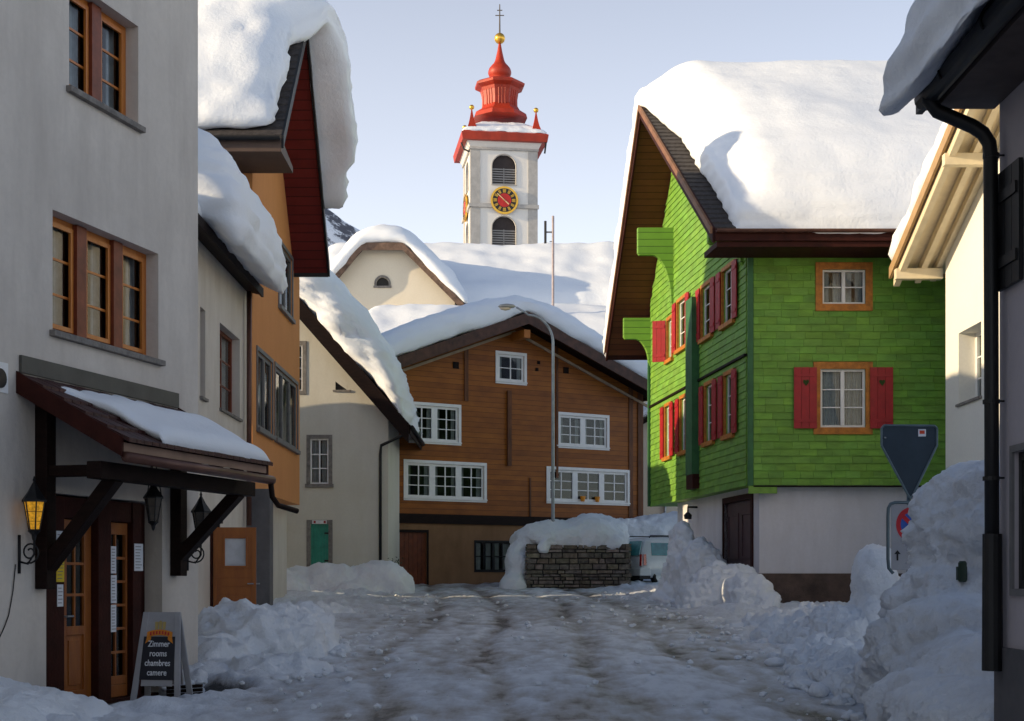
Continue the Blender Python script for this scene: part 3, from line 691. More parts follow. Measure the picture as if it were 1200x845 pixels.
# canopy
Uc0, Uc1 = IF.u(24), IF.u(207); zc, zo, co_ = 3.60, 2.88, 1.2
mb = MB()
NT = 22
for k in range(5):
    t0, t1 = k / 5, (k + 1) / 5
    za, zb = zc + (zo - zc) * t0, zc + (zo - zc) * t1; oa, ob = .02 + (co_ + .06) * t0, .02 + (co_ + .06) * t1 + .03
    for j in range(NT):
        a = Uc0 - .05 + (Uc1 - Uc0 + .1) * j / NT; b = Uc0 - .05 + (Uc1 - Uc0 + .1) * (j + 1) / NT - .012; lf = random.uniform(0, .008)
        mb.hexa([IF.pt(a, za - .04, oa), IF.pt(b, za - .04, oa), IF.pt(b, zb - .02, ob), IF.pt(a, zb - .02, ob), IF.pt(a, za + lf, oa), IF.pt(b, za + lf, oa), IF.pt(b, zb + .018 + lf, ob), IF.pt(a, zb + .018 + lf, ob)])
M_ctile = mat('dark_red_canopy_tile', (0.05, 0.012, 0.010), .6, var=.25, scale=8, bump=.3)
cn = mb.build('canopy', M_ctile, inn)
mb = MB(); NR = 7     # rafters and boarding
for k in range(NR):
    u = Uc0 + .06 + (Uc1 - Uc0 - .12) * k / (NR - 1)
    mb.hexa([IF.pt(u - .045, zc - .2, .0), IF.pt(u + .045, zc - .2, .0), IF.pt(u + .045, zo - .17, co_), IF.pt(u - .045, zo - .17, co_), IF.pt(u - .045, zc - .07, .0), IF.pt(u + .045, zc - .07, .0), IF.pt(u + .045, zo - .045, co_), IF.pt(u - .045, zo - .045, co_)])
mb.hexa([IF.pt(Uc0 - .04, zc - .07, .0), IF.pt(Uc1 + .04, zc - .07, .0), IF.pt(Uc1 + .04, zo - .045, co_), IF.pt(Uc0 - .04, zo - .045, co_), IF.pt(Uc0 - .04, zc - .045, .0), IF.pt(Uc1 + .04, zc - .045, .0), IF.pt(Uc1 + .04, zo - .022, co_), IF.pt(Uc0 - .04, zo - .022, co_)])
mb.build('rafters', M_redbr, cn)
mb = MB(); IF.box(mb, Uc0 - .05, Uc1 + .05, zo - .11, zo - .02, co_ + .002, co_ + .03)
mb.build('fascia', mat('beige_fascia', (0.30, 0.19, 0.14), .6), cn)
for u in (Uc0 - .06, Uc1 + .04):
    mb = MB(); mb.hexa([IF.pt(u - .02, zc - .2, .0), IF.pt(u + .02, zc - .2, .0), IF.pt(u + .02, zo - .17, co_ + .04), IF.pt(u - .02, zo - .17, co_ + .04), IF.pt(u - .02, zc + .03, .0), IF.pt(u + .02, zc + .03, .0), IF.pt(u + .02, zo + .03, co_ + .04), IF.pt(u - .02, zo + .03, co_ + .04)])
    mb.build('bargeboard', M_redbr, cn)
mb = MB(); IF.box(mb, Uc0 - .03, Uc1 + .0, zc + .02, zc + .2, .003, .035); mb.build('flashing', mat('grey_green_flashing', (0.085, 0.082, 0.07), .6), cn)
# gutter with outlet pipe
mb = MB(); mb.tube([IF.pt(Uc0 - .05, zo - .17, co_ + .07), IF.pt(Uc1 + .1, zo - .19, co_ + .07)], .055, 10)
g_ = mb.build('gutter', M_copper, cn, True)
mb = MB(); e1 = IF.pt(Uc1 + .05, zo - .2, co_ + .07); mb.tube([e1, e1 + Vector((.02, .02, -.2)), e1 + Vector((.08, .1, -.3)), e1 + Vector((.28, .34, -.36))], .035, 10)
mb.build('drain_pipe', M_dark, g_, True)
# carrying beam, wall posts, braces
mb = MB(); IF.box(mb, Uc0 - .03, Uc1 + .25, 2.50, 2.68, .80, .97); mb.build('beam', M_dark, cn, bevel=.01)
for px, zb_ in ((46, 1.36), (203, 1.5)):
    u = IF.u(px); mb = MB(); IF.box(mb, u - .085, u + .085, zb_, 3.38, .0, .15); mb.build('post', M_dark, cn, bevel=.01)
    ub = u if px > 100 else u + .02
    mb = MB(); a = IF.pt(ub, zb_ + .22, .08); b = IF.pt(ub, 2.53, .9)
    mb.beam(a, b, .14, .17, up=IF.D); mb.build('brace', M_dark, cn, bevel=.01)
    if px < 100: mb = MB(); IF.box(mb, u - .06, u + .06, 2.55, 2.67, .15, .815); mb.build('tie_beam', M_dark, cn, bevel=.008)
# canopy snow: follows the slope, thinning toward the wall
def canopy_snow():
    nu, nv = 46, 16; vs, fs = [], []
    def top(i, j):
        s, t = i / nu, j / nv
        edge = .16 + .10 * noise.noise(Vector((i * .3, 0, 4)))
        u = Uc0 + .28 + (Uc1 - Uc0 - .22) * s; tt = edge + (1.03 - edge) * t
        if s < .25: tt = max(tt, edge + (1 - t) * .0)
        u += (1 - t) * .0 + (t * .30 if s < .02 else 0)
        z = zc + (zo - zc) * tt; o = .02 + co_ * tt
        h = .20 * (1 - abs(2 * s - 1) ** 8) ** .5 * min(1, (t * 2.4) ** .6) * (1 - max(0, (t - .93) / .07) ** 2 * .9) + .03 * noise.noise(Vector((u * 2, tt * 4, 0)))
        return IF.pt(u + .35 * t * max(0, 1 - s * 4), z + max(h, .0), o + (.05 if t > .9 else 0)), IF.pt(u + .35 * t * max(0, 1 - s * 4), z + .02, o)
    for i in range(nu + 1):
        for j in range(nv + 1): a, b = top(i, j); vs += [a, b]
    id_ = lambda i, j, k: (i * (nv + 1) + j) * 2 + k
    for i in range(nu):
        for j in range(nv): fs += [(id_(i, j, 0), id_(i + 1, j, 0), id_(i + 1, j + 1, 0), id_(i, j + 1, 0)), (id_(i, j, 1), id_(i, j + 1, 1), id_(i + 1, j + 1, 1), id_(i + 1, j, 1))]
    for i in range(nu): fs += [(id_(i, nv, 0), id_(i + 1, nv, 0), id_(i + 1, nv, 1), id_(i, nv, 1)), (id_(i, 0, 0), id_(i, 0, 1), id_(i + 1, 0, 1), id_(i + 1, 0, 0))]
    for j in range(nv): fs += [(id_(0, j, 0), id_(0, j + 1, 0), id_(0, j + 1, 1), id_(0, j, 1)), (id_(nu, j, 0), id_(nu, j, 1), id_(nu, j + 1, 1), id_(nu, j + 1, 0))]
    me = bpy.data.meshes.new('snow'); me.from_pydata(vs, [], fs); me.materials.append(M_snow); link_mesh('snow', me, cn, True)
canopy_snow()

# notices pinned up at the entrance: each sheet its own thing
def sheet(px0, px1, yt, yb, o, m, label, lines=True):
    a, b, c, d = IF.rect(px0, px1, yt, yb); mb = MB(); IF.box(mb, a, b, c, d, o, o + .004)
    root = mb.build('notice', m); tag(root, label, 'notice', 'notices pinned up at the inn entrance')
    if lines:
        t = MB(); n_ = int((d - c) / .035)
        for k in range(1, n_):
            z = d - k * (d - c) / n_; L = (b - a) * random.uniform(.5, .8); IF.box(t, a + (b - a) * .12, a + (b - a) * .12 + L, z - .004, z + .004, o + .0045, o + .0055)
        x = t.build('print', M_greyw, root)
M_paper = mat('white_paper', (0.72, 0.74, 0.78), .7, var=.04); M_yel = mat('yellow_paper', (0.75, 0.55, 0.03), .7, var=.05)
for a in ((133, 139, 640, 672, -.036, M_paper, 'top white paper sheet of the strip on the post right of the orange door'),
          (133, 139.5, 674, 707, -.036, M_paper, 'middle white paper sheet of the strip on the post right of the orange door'),
          (133, 139, 709, 741, -.036, M_paper, 'lowest white paper sheet of the strip on the post right of the orange door'),
          (162, 172, 637, 669, -.056, M_paper, 'single pale blue-white sheet pinned near the grey right jamb of the inn entrance'),
          (71, 80, 622, 644, -.056, M_paper, 'white sheet half hidden by the brace, above the yellow notice'),
          (71, 80, 645, 682, -.056, M_yel, 'yellow notice left of the glazed orange inn door'),
          (72, 79, 685, 711, -.056, M_paper, 'small white sheet directly below the yellow notice')): sheet(*a)

# lanterns
M_amber = mat('amber_glass', (0.80, 0.36, 0.02), .3, var=.3, scale=30, emit=.22)
M_dimglass = mat('smoked_glass', (0.10, 0.08, 0.06), .15, var=.2)
def lantern(c, s, label, glass, wall_o=None, hang=None, flip=1):
    """c = centre of the glass body"""
    root = empty('wall_lantern' if hang is None else 'hanging_lantern', c, label, 'lantern', 'black iron lanterns of the inn entrance')
    c = Vector(c); b = MB(); seg = 6
    b.lathe(c, [(.055 * s, -.16 * s), (.105 * s, .12 * s)], seg); 
    b.build('glass', glass, root)
    f = MB()
    for k in range(seg):
        a = 6.28318 * k / seg; f.tube([c + Vector((.057 * s * math.cos(a), .057 * s * math.sin(a), -.165 * s)), c + Vector((.108 * s * math.cos(a), .108 * s * math.sin(a), .125 * s))], .008 * s, 5)
        a2 = 6.28318 * (k + 1) / seg
        for q, zz in ((.085, .02), (.068, -.08)):
            f.tube([c + Vector((q * s * math.cos(a), q * s * math.sin(a), zz * s)), c + Vector((q * s * math.cos(a2), q * s * math.sin(a2), zz * s))], .004 * s, 4)
    f.lathe(c, [(.13 * s, .12 * s), (.13 * s, .14 * s), (.06 * s, .24 * s), (.05 * s, .26 * s), (.03 * s, .30 * s), (.012 * s, .33 * s), (.018 * s, .35 * s), (.004 * s, .39 * s)], seg)
    f.lathe(c, [(.06 * s, -.165 * s), (.07 * s, -.18 * s), (.03 * s, -.22 * s), (.02 * s, -.27 * s), (.005 * s, -.29 * s)], seg)
    f.build('cage', M_black, root)
    if wall_o is not None:
        w = Vector(wall_o); n = (c - w); n.z = 0; L = n.length; n.normalize(); b = MB()
        b.beam(w + n * .012 + Vector((0, 0, -.62 * s)), w + n * .012 + Vector((0, 0, -.22 * s)), .03 * s, .016, up=n)
        pts = []
        for k in range(26):      # scroll
            a = -.3 + k * .42; r_ = .115 * s * (1 - k / 34); pts.append(w + n * (.14 * s + r_ * math.sin(-a) * -1) + Vector((0, 0, -.40 * s - r_ * math.cos(a))))
        b.tube(pts, .010 * s, 6)
        b.tube([w + n * .02 + Vector((0, 0, -.50 * s)), w + n * (L * .6) + Vector((0, 0, -.52 * s)), w + n * L + Vector((0, 0, -.42 * s)), w + n * L + Vector((0, 0, -.25 * s))], .012 * s, 6)
        b.build('bracket', M_black, root, True)
    if hang:
        b = MB()
        for k in range(3):
            a = 2.094 * k; b.tube([c + Vector((.11 * s * math.cos(a), .11 * s * math.sin(a), .13 * s)), c + Vector((.02 * math.cos(a), .02 * math.sin(a), hang))], .007, 5)
        b.build('chain', M_black, root)
    return root
uL = IF.u(20); zL = IF.z(33, 603)
lantern(IF.pt(uL + .02, zL, .19), 1.0, 'black wall lantern with amber glass on a scroll bracket, left of the canopy post', M_amber, IF.pt(uL + .02, zL, 0))
uL = IF.u(219); lantern(IF.pt(uL, IF.z(219, 612) , .20), 1.0, 'black wall lantern behind the right canopy brace, beside the larch door', M_dimglass, IF.pt(uL, IF.z(219, 612), 0))
lantern(IF.pt(IF.u(130), 2.28, .55), .9, 'black lantern hanging under the middle of the door canopy', M_dimglass, hang=.55)
mb = MB(); mb.tube([IF.pt(uL2, z_, .012) for uL2, z_ in ((IF.u(17), 1.62), (IF.u(14), 1.35), (IF.u(9), 1.1), (IF.u(4), .98), (IF.u(-6), .8))], .006, 5)
tag(mb.build('cable', M_black), 'thin black cable sagging down the white wall below the amber lantern', 'cable')
mb = MB(); u, z = IF.u(-2), IF.z(2, 444); mb.lathe((0, 0, 0), [(.10, 0), (.10, .02)], 20)
mb.v = [tuple(IF.pt(u, z, .01) + IF.D * a + Vector((0, 0, b)) + IF.N * c) for a, b, c in mb.v]
mb2 = MB(); IF.box(mb2, u - .25, u + .15, z - .14, z + .17, 0.001, .009)
p_ = tag(mb2.build('wall_plate', M_white), 'white plate with a round black emblem at the left picture edge, on the inn wall', 'sign'); mb.build('emblem', M_black, p_)

# ================================================================ low annex behind the inn
AX = -5.85
AF = Frame(AX - 9, 19.2, 1, 0, I=(0, 1)); A_L = 12.2
annex = empty('annex_house', (AX - 1, 25, .4), 'low grey-white plastered annex with snow bulging over its eave, between inn and orange house', 'house')
EF = Frame(AX, 19.2, 0, 1)         # its street wall
wins = [(EF.u(257.5), EF.u(281), EF.z(277, 489), EF.z(277, 394.5), .25), (EF.u(234.5), EF.u(240.5), EF.z(238, 466), EF.z(238, 362), .25)]
dr = (EF.u(246), EF.u(256), .3, EF.z(247, 612), .3)
mb = wall_mb(EF, [(0, -.2), (A_L, -.2), (A_L, 8.05), (0, 8.05)], wins + [dr])
PA = [(-.4, 7.3), (4.4, 9.1), (9.32, 7.85)]
mb.add([AF.pw(0, -.2, 0), AF.pw(9, -.2, 0), AF.pw(9, 8.0, 0), AF.pw(4.4, 9.0, 0), AF.pw(0, 7.3, 0)], [(0, 1, 2, 3, 4)])
mb.build('wall', M_low, annex)
rf = roof(AF, PA, -.3, A_L - .02, .16, annex, M_tile, M_dark, M_dark, .2, gutter=(M_copper, (1,)), eaves=(False, True))
snow_cap(AF, PA, 6.3, A_L - .2, 0, 9.95, 1.85, rf, M_snow, rt=1.05, rb=.3, res=.16, amp=.08, droop=.30, droop_w=.6, layers=.05, seed=5, hvar=.05, lump=.10)
snow_cap(AF, PA, -.3, 6.6, 0.2, 9.3, .4, rf, M_snow, rt=.25, rb=.08, res=.2, amp=.04, seed=6)
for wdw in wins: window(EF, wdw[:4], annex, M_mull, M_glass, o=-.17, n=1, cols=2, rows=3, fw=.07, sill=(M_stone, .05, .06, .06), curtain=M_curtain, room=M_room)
# door frame and open larch leaf standing out from the wall
mb = MB(); a, b, c, d = dr[:4]; EF.box(mb, a, a + .14, c, d, -.28, .03); EF.box(mb, b - .08, b, c, d, -.28, .03); EF.box(mb, a - .0, b + .05, d, d + .09, -.1, .08); EF.box(mb, a + .14, b - .08, c, d, -.29, -.25)
mb.build('door_frame', M_redbr, annex)
Yd = EF.Y(247) ; LF = Frame(AX + .03, Yd, 1, .06)
lw = LF.u(300) ; zb0, zt = .42, LF.z(270, 618)
px_ = lambda p: LF.u(p); zz_ = lambda p: LF.z(270, p)
mb = MB(); g0, g1, gz0, gz1 = px_(263.5), px_(288), zz_(663), zz_(631)
LF.box(mb, .01, g0, zb0, zt, -.05, 0); LF.box(mb, g1, lw, zb0, zt, -.05, 0); LF.box(mb, g0, g1, gz1, zt, -.05, 0); LF.box(mb, g0, g1, zb0, gz0, -.05, 0)
for a, b, c, d in ((.02, .10, zb0 + .02, zt - .01), (lw - .08, lw - .005, zb0 + .02, zt - .01)): LF.box(mb, a, b, c, d, .001, .014)
for k in range(7):
    z = zb0 + .05 + k * (gz0 - zb0 - .12) / 7; LF.box(mb, .105, lw - .085, z, z + (gz0 - zb0 - .12) / 7 - .012, .001, .010)
fr_ = .035
LF.box(mb, g0 - fr_, g0, gz0 - fr_, gz1 + fr_, .001, .02); LF.box(mb, g1, g1 + fr_, gz0 - fr_, gz1 + fr_, .001, .02); LF.box(mb, g0, g1, gz1, gz1 + fr_, .001, .02); LF.box(mb, g0, g1, gz0 - fr_, gz0, .001, .02)
dl = mb.build('door', M_door, annex, bevel=.003); dl['label'] = 'open larch door leaf with a small square pane'
mb = MB(); LF.box(mb, g0, g1, gz0, gz1, -.03, -.02); mb.build('pane', mat('pale_reflection_pane', (.55, .57, .6), .12, var=.15, scale=2, spec=.8), dl)  # pale reflected light painted into the pane colour
mb = MB(); mb.tube([LF.pt(lw - .05, 1.35, 0), LF.pt(lw - .05, 1.35, .05), LF.pt(lw - .16, 1.35, .06)], .012); mb.tube([LF.pt(lw + .0, 1.35, -.02), LF.pt(lw + .07, 1.35, -.01)], .014); mb.build('door_handle', M_galv, dl)
mb = MB(); mb.tube([(AX + .12, 31.0, 7.7), (AX + .12, 31.0, 2.6)], .055, 10); mb.build('drain_pipe', M_copper, annex, True)

# ================================================================ orange house
OX = -5.75; OF = Frame(OX, 31.5, 0, 1, I=(-1, 0)); OL = 7.0
org = empty('orange_house', (OX - 2, 35, .6), 'tall orange plastered house with dark red soffit and thick snow hanging over its verge', 'house')
ow = [OF.rect(326.5, 342, 283.6, 357.6, 327) , OF.rect(322, 348, 430, 513, 322), OF.rect(301, 318.5, 410, 500, 301)]
ow[1] = (ow[1][0], ow[1][1], 4.85, 6.6); ow[2] = (ow[2][0], ow[2][1], 4.85, 6.6)
PO = [(-1.6, 10.75), (1.95, 14.5), (6.0, 9.65)]
bz = 3.42
mb = wall_mb(OF, [(0, bz), (OL, bz), (OL, 9.5), (1.95, 14.3), (0, 12.3)], [(*w_, .1) for w_ in ow])
OD = 5.4
mb.add([OF.pw(0, bz, 0), OF.pw(0, bz, OD), OF.pw(0, 12.3, OD), OF.pw(0, 12.3, 0)], [(0, 1, 2, 3)])
mb.add([OF.pw(OL, bz, 0), OF.pw(OL, bz, OD), OF.pw(OL, 9.3, OD), OF.pw(OL, 9.3, 0)], [(0, 1, 2, 3)]); mb.add([OF.pw(0, bz, 0), OF.pw(OL, bz, 0), OF.pw(OL, bz, OD), OF.pw(0, bz, OD)], [(0, 1, 2, 3)])
mb.add([OF.pw(0, bz, OD), OF.pw(OL, bz, OD), OF.pw(OL, 9.5, OD), OF.pw(1.95, 14.3, OD), OF.pw(0, 12.3, OD)], [(0, 1, 2, 3, 4)])
mb.build('wall', M_orange, org)
mb = MB(); gx = OX - .35   # grey ground floor set back under the overhang
mb.box(gx - 5.0, gx, 31.55, 31.5 + OL, .3, bz - .004); mb.build('ground_floor', M_low, org)
mb = MB(); mb.box(OX - .2, OX + .42, 31.3, 31.75, .2, bz + .0); mb.build('pillar', mat('dark_grey_render', (0.13, 0.125, 0.13), .8), org, bevel=.01)
rf = roof(OF, PO, -.9, 5.8, .16, org, M_tile, M_cross, M_black, .26, gutter=(M_black, (0,)), eaves=(False, True))
mb = MB(); mb.hexa([OF.pw(-1.62, 10.42, -.9), OF.pw(.0, 10.42, -.9), OF.pw(.0, 10.42, 5.7), OF.pw(-1.62, 10.42, 5.7), OF.pw(-1.62, 10.72, -.9), OF.pw(-.02, 10.55, -.9), OF.pw(-.02, 10.55, 5.7), OF.pw(-1.62, 10.72, 5.7)])
mb.build('eave_box', mat('brown_eave_boards', (0.10, 0.062, 0.045), .6, var=.1), rf)
snow_cap(OF, PO, -.9, 5.7, -1.55, 5.1, 1.15, rf, M_snow, rt=.9, rb=.2, res=.17, amp=.08, smooth=.5, layers=.05, seed=9, hvar=.12, lump=.12,
         start=lambda t: (.15 if t < 1.2 else (-.15 - .80 * min(1, (t - 1.2) / 1.2) + (.30 if t > 4.4 else 0))))
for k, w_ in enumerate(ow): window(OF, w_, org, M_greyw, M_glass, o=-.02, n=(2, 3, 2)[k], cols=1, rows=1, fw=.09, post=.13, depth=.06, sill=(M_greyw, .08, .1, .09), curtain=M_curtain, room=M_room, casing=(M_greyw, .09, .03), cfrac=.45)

# infill house added unseen behind the orange one to shade the green gable
XF = Frame(-14.5, 39.7, 1, 0, I=(0, 1)); xh = empty('gable_shade_house', (-11, 42, .8), 'unseen plain rendered house added behind the orange house to shade the lower green gable', 'house')
mb = MB(); mb.box(-14.2, -8.6, 39.75, 44.6, .4, 7.2); mb.build('wall', M_low, xh); PX = [(-.1, 7.1), (3.0, 8.0), (6.1, 7.1)]
rf = roof(XF, PX, .0, 5.0, .15, xh, M_tile, M_dark, M_dark, .2); snow_cap(XF, PX, .0, 5.0, .0, 6.0, .9, rf, M_snow, res=.35, seed=81)
# unseen house added beside the camera to shade the near street
for lab, x0, x1, y0, y1, hh, mm in (('unseen tall rendered house added before the inn, beside the camera, to shade the near street', -13.5, -6.2, -9.0, 9.2, 12.5, M_low),):
    nb = empty('street_shade_house', ((x0 + x1) / 2, (y0 + y1) / 2, 0), lab, 'house'); mb = MB(); mb.box(x0, x1, y0, y1, -.2, hh); mb.build('wall', mm, nb)
    NBF = Frame(x0 - .5, y0, 1, 0, I=(0, 1)); w_ = x1 - x0 + 1; PN_ = [(0, hh - .1), (w_ / 2, hh + w_ * .22), (w_, hh - .1)]
    rf = roof(NBF, PN_, -.4, y1 - y0 + .4, .18, nb, M_tile, M_dark, M_dark, .25); snow_cap(NBF, PN_, -.4, y1 - y0 + .4, 0, w_, .8, rf, M_snow, res=.45, seed=83)
    WF = Frame(x1 + .0, y0, 0, 1) if x0 < -10 else Frame(x0, y1, -1, 0)
    if x0 >= -10: WF = Frame(x1, y1, -1, 0)
    for i in range(5):
        for z in (1.4, 4.4, 7.2):
            u = 1.6 + i * (2.9 if x0 >= -10 else 3.4); b_ = MB(); WF.box(b_, u, u + 1.1, z, z + 1.4, .003, .06); f_ = b_.build('window', M_white, nb); b_ = MB(); WF.box(b_, u + .1, u + 1.0, z + .1, z + 1.3, .061, .065); b_.build('pane', mat('dark_pane', (.03, .035, .04), .1, spec=.8), f_)

# ================================================================ small grey-white gabled house
SF = Frame(-9.6, 46.0, 1, 0, I=(0, 1)); cot = empty('gabled_cottage', (-6.5, 46, 1), 'grey-white gabled cottage with a small green door and steep snow-laden roof', 'house')
su = SF.u
sw = [(*SF.rect(363.5, 385, 514, 567), .12), (*SF.rect(343, 354.5, 404, 458), .12), (*SF.rect(364, 385, 614, 668), .1), (SF.u(393), SF.u(407), SF.z(400, 457), SF.z(400, 447), .12)]
R_e = (su(481), SF.z(481, 500)); sl = 1.14
ridge_u = 0.6; PS = [(-5.0, R_e[1] + sl * (R_e[0] - ridge_u) - sl * 5.4), (ridge_u, R_e[1] + sl * (R_e[0] - ridge_u)), R_e]
ue = su(455)
mb = wall_mb(SF, [(-3.5, .5), (ue, .5), (ue, interp(PS, ue) - .22), (ridge_u, PS[1][1] - .22), (-3.5, interp(PS, -3.5) - .22)], sw)
mb.add([SF.pw(ue, .5, 0), SF.pw(ue, .5, 9), SF.pw(ue, interp(PS, ue) - .2, 9), SF.pw(ue, interp(PS, ue) - .2, 0)], [(0, 1, 2, 3)])
mb.build('wall', M_grn_wh, cot)
mb = MB(); SF.box(mb, -3.5, SF.u(362), .5, SF.z(330, 688) + .45, .001, .05); SF.box(mb, SF.u(389), ue, .5, SF.z(330, 688) + .45, .001, .05); mb.build('plinth', M_stone, cot)
rf = roof(SF, PS, -.75, 9.5, .2, cot, M_tile, M_dark, M_dark, .62, .07, eaves=(False, True), eave_h=.3)
snow_cap(SF, PS, -.95, 9.3, -3.0, R_e[0] - .12, 1.95, rf, M_snow, rt=1.15, rb=.3, res=.17, amp=.10, layers=.06, droop=.25, droop_w=.8, seed=12, hvar=.08, lump=.10)
window(SF, sw[0][:4], cot, M_white, M_glass, o=-.05, cols=2, rows=3, fw=.05, casing=(M_stone, .12, .025), sill=(M_stone, .16, .12, .08), curtain=M_curtain, room=M_room)
window(SF, sw[1][:4], cot, M_white, M_glass, o=-.05, cols=2, rows=4, fw=.05, casing=(M_stone, .12, .025), curtain=M_curtain, room=M_room)
a, b, c, d = sw[3][:4]; mb = MB(); mb.prism([SF.pt(a, c, -.06), SF.pt(b, c, -.06), SF.pt(a, d, -.06)], SF.N * -.02); w_ = mb.build('vent', M_room, cot)
mb = MB(); mb.prism([SF.pt(a, d, -.02), SF.pt(b, c, -.02), SF.pt(b, d, -.02)], SF.N * .022); mb.build('vent_infill', M_grn_wh, w_); mb = MB(); SF.box(mb, a - .08, b + .1, c - .06, c, 0.001, .04); mb.build('sill', M_stone, w_)
a, b, c, d = sw[2][:4]; mb = MB(); m_ = (a + b) / 2
for k in range(6): SF.box(mb, a + (b - a) * k / 6 + .004, a + (b - a) * (k + 1) / 6 - .004, c, d, -.08, -.04 - (.004 if k in (2, 3) else 0))
SF.box(mb, a, b, c, d, -.095, -.078)
M_teal = mat('teal_door_paint', (0.030, 0.27, 0.185), .5, var=.12, scale=6, bump=.1)
dd = mb.build('door', M_teal, cot); 
for z in (c + .3, d - .3): mb = MB(); SF.box(mb, b - .14, b + .02, z - .03, z + .03, -.04, -.02); mb.build('hinge', M_black, dd)
mb = MB(); SF.box(mb, a - .13, a, c, d + .13, .001, .03); SF.box(mb, b, b + .13, c, d + .13, .001, .03); SF.box(mb, a, b, d, d + .13, .001, .03); mb.build('door_frame', M_stone, cot)
mb = MB(); SF.box(mb, SF.u(366), SF.u(383), d + .0, d + .12, .031, .045); sg = mb.build('door_sign', mat('sign_white', (.72, .72, .7), .5), cot)
mb = MB()
for q in (.1, .82): SF.box(mb, SF.u(366) + q * .45, SF.u(366) + q * .45 + .07, d + .02, d + .1, .046, .049)
mb.build('sign_mark', M_red, sg)
mb = MB(); g0_ = SF.pw(R_e[0] + .08, R_e[1] - .12, -.6)
mb.tube([g0_, g0_ + Vector((-.15, .25, -.12)), SF.pt(su(447), R_e[1] - .62, .12), SF.pt(su(446), R_e[1] - .9, .1), SF.pt(su(446), 1.2, .1)], .05, 10); mb.build('drain_pipe', M_black, cot, True)
mb = MB(); mb.tube([SF.pw(R_e[0] + .1, R_e[1] - .1, -.75), SF.pw(R_e[0] + .1, R_e[1] - .1, 9.4)], .07, 10); mb.build('gutter', M_black, cot, True)

# ================================================================ brown timber house at the end of the street
BY = 53.0; kd = 1.62
BF = Frame(-1.62 * 3.5 - .0, BY - 3.5, 1.62, 1.0)       # passes x=0 at y=53
bu, bz_ = BF.u, BF.z
brn = empty('timber_house', (0, 53, 1.25), 'wide orange-brown timber house with white-framed windows at the end of the street', 'house')
uap = bu(602); PB_u = (uap - 6.2, uap, uap + 6.25); zap = 11.15; slb = .385
PB = [(PB_u[0], zap - slb * 6.2), (uap, zap), (PB_u[2], zap - slb * 6.25)]
uL_, uR_ = uap - 5.6, bu(753)
def W(px0, px1, yt, yb, d=.1): a, b, c, e = BF.rect(px0, px1, yt, yb, (px0 + px1) / 2); return (a, b, c, e, d)
bw = [W(583.5, 614, 416, 447), W(481, 537, 476, 517), W(476, 567, 544, 584), W(655, 711, 488, 523), W(643, 735, 552, 588), W(557, 600, 635, 669)]
zmid = bz_(600, 612)
mb = wall_mb(BF, [(uL_, zmid), (uR_, zmid), (uR_, interp(PB, uR_) - .2), (uap, zap - .2), (uL_, interp(PB, uL_) - .2)], bw[:5])
mb.add([BF.pw(uR_, .5, 0), BF.pw(uR_, .5, 9), BF.pw(uR_, 8.5, 9), BF.pw(uR_, 8.5, 0)], [(0, 1, 2, 3)])
mb.build('wall', M_brownw, brn)
mb = wall_mb(BF, [(uL_, .6), (uR_, .6), (uR_, zmid - .004), (uL_, zmid - .004)], [bw[5], W(464, 500, 624, 690)]); M_gf = plaster('ground_floor_render', (.26, .145, .075), (.14, .075, .038), .5, .5, .3)
mb.build('ground_floor', M_gf, brn)
a, b, c, d, _ = W(464, 500, 624, 690); mb = MB()
for k in range(7): BF.box(mb, a + (b - a) * k / 7 + .005, a + (b - a) * (k + 1) / 7 - .005, c, d, -.09, -.05)
dd = mb.build('door', mat('red_brown_door', (.15, .035, .012), .5, var=.2, scale=5), brn); mb = MB(); BF.box(mb, a - .07, a, c, d + .1, .001, .03); BF.box(mb, b, b + .07, c, d + .1, .001, .03); BF.box(mb, a, b, d, d + .1, .001, .03); mb.build('door_frame', M_dark, dd)
mb = MB(); BF.box(mb, uL_, uR_, zmid - .12, zmid + .22, .001, .07); mb.build('sill_beam', M_dark, brn)
mb = MB()
for px, wd, yt, yb, pr in ((546, .16, 408, 470, .05), (596, .17, 458, 546, .09), (652.5, .10, 398, 560, .04), (750, .25, 455, 612, .05), (739, .2, 452, 612, .035), (621, .07, 560, 612, .04), (461, .16, 470, 612, .05)):
    u = bu(px); mb = MB(); BF.box(mb, u - wd / 2, u + wd / 2, bz_(px, yb), bz_(px, yt), .002, pr); mb.build('log_tie', mat('weathered_timber', (.14, .045, .012), .65, var=.3, scale=2.5, stretch=(2, 2, .5), bump=.4), brn)
mb = MB()
for px, y in ((534, 428), (663, 434), (631, 425), (629, 433)): 
    u, z = bu(px), bz_(px, y); s_ = .12 if px in (534, 663) else .06; mb = MB(); BF.box(mb, u - s_, u + s_, z - s_, z + s_, .003, .03); mb.build('vent', M_dark, brn)
rf = roof(BF, PB, -1.0, 13.5, .2, brn, M_tile, M_dark, mat('dark_bargeboard', (.075, .030, .018), .6, var=.3, scale=4), .40, .08, eaves=(True, True), eave_h=.3)
mb = MB()
for i in range(2):
    (a, za), (b, zb) = PB[i], PB[i + 1]; mb.hexa([BF.pw(a, za - .60, -.07), BF.pw(b, zb - .60, -.07), BF.pw(b, zb - .60, -.002), BF.pw(a, za - .60, -.002), BF.pw(a, za - .50, -.07), BF.pw(b, zb - .50, -.07), BF.pw(b, zb - .50, -.002), BF.pw(a, za - .50, -.002)])
mb.build('cove_strip', mat('pale_cove_strip', (.42, .30, .20), .7), rf)
mb = MB(); mb.beam(BF.pw(uap, zap - .75, -.95), BF.pw(uap, zap - .75, 0), .26, .3); mb.build('ridge_beam', mat('orange_beam', (.42, .14, .02), .6), rf)
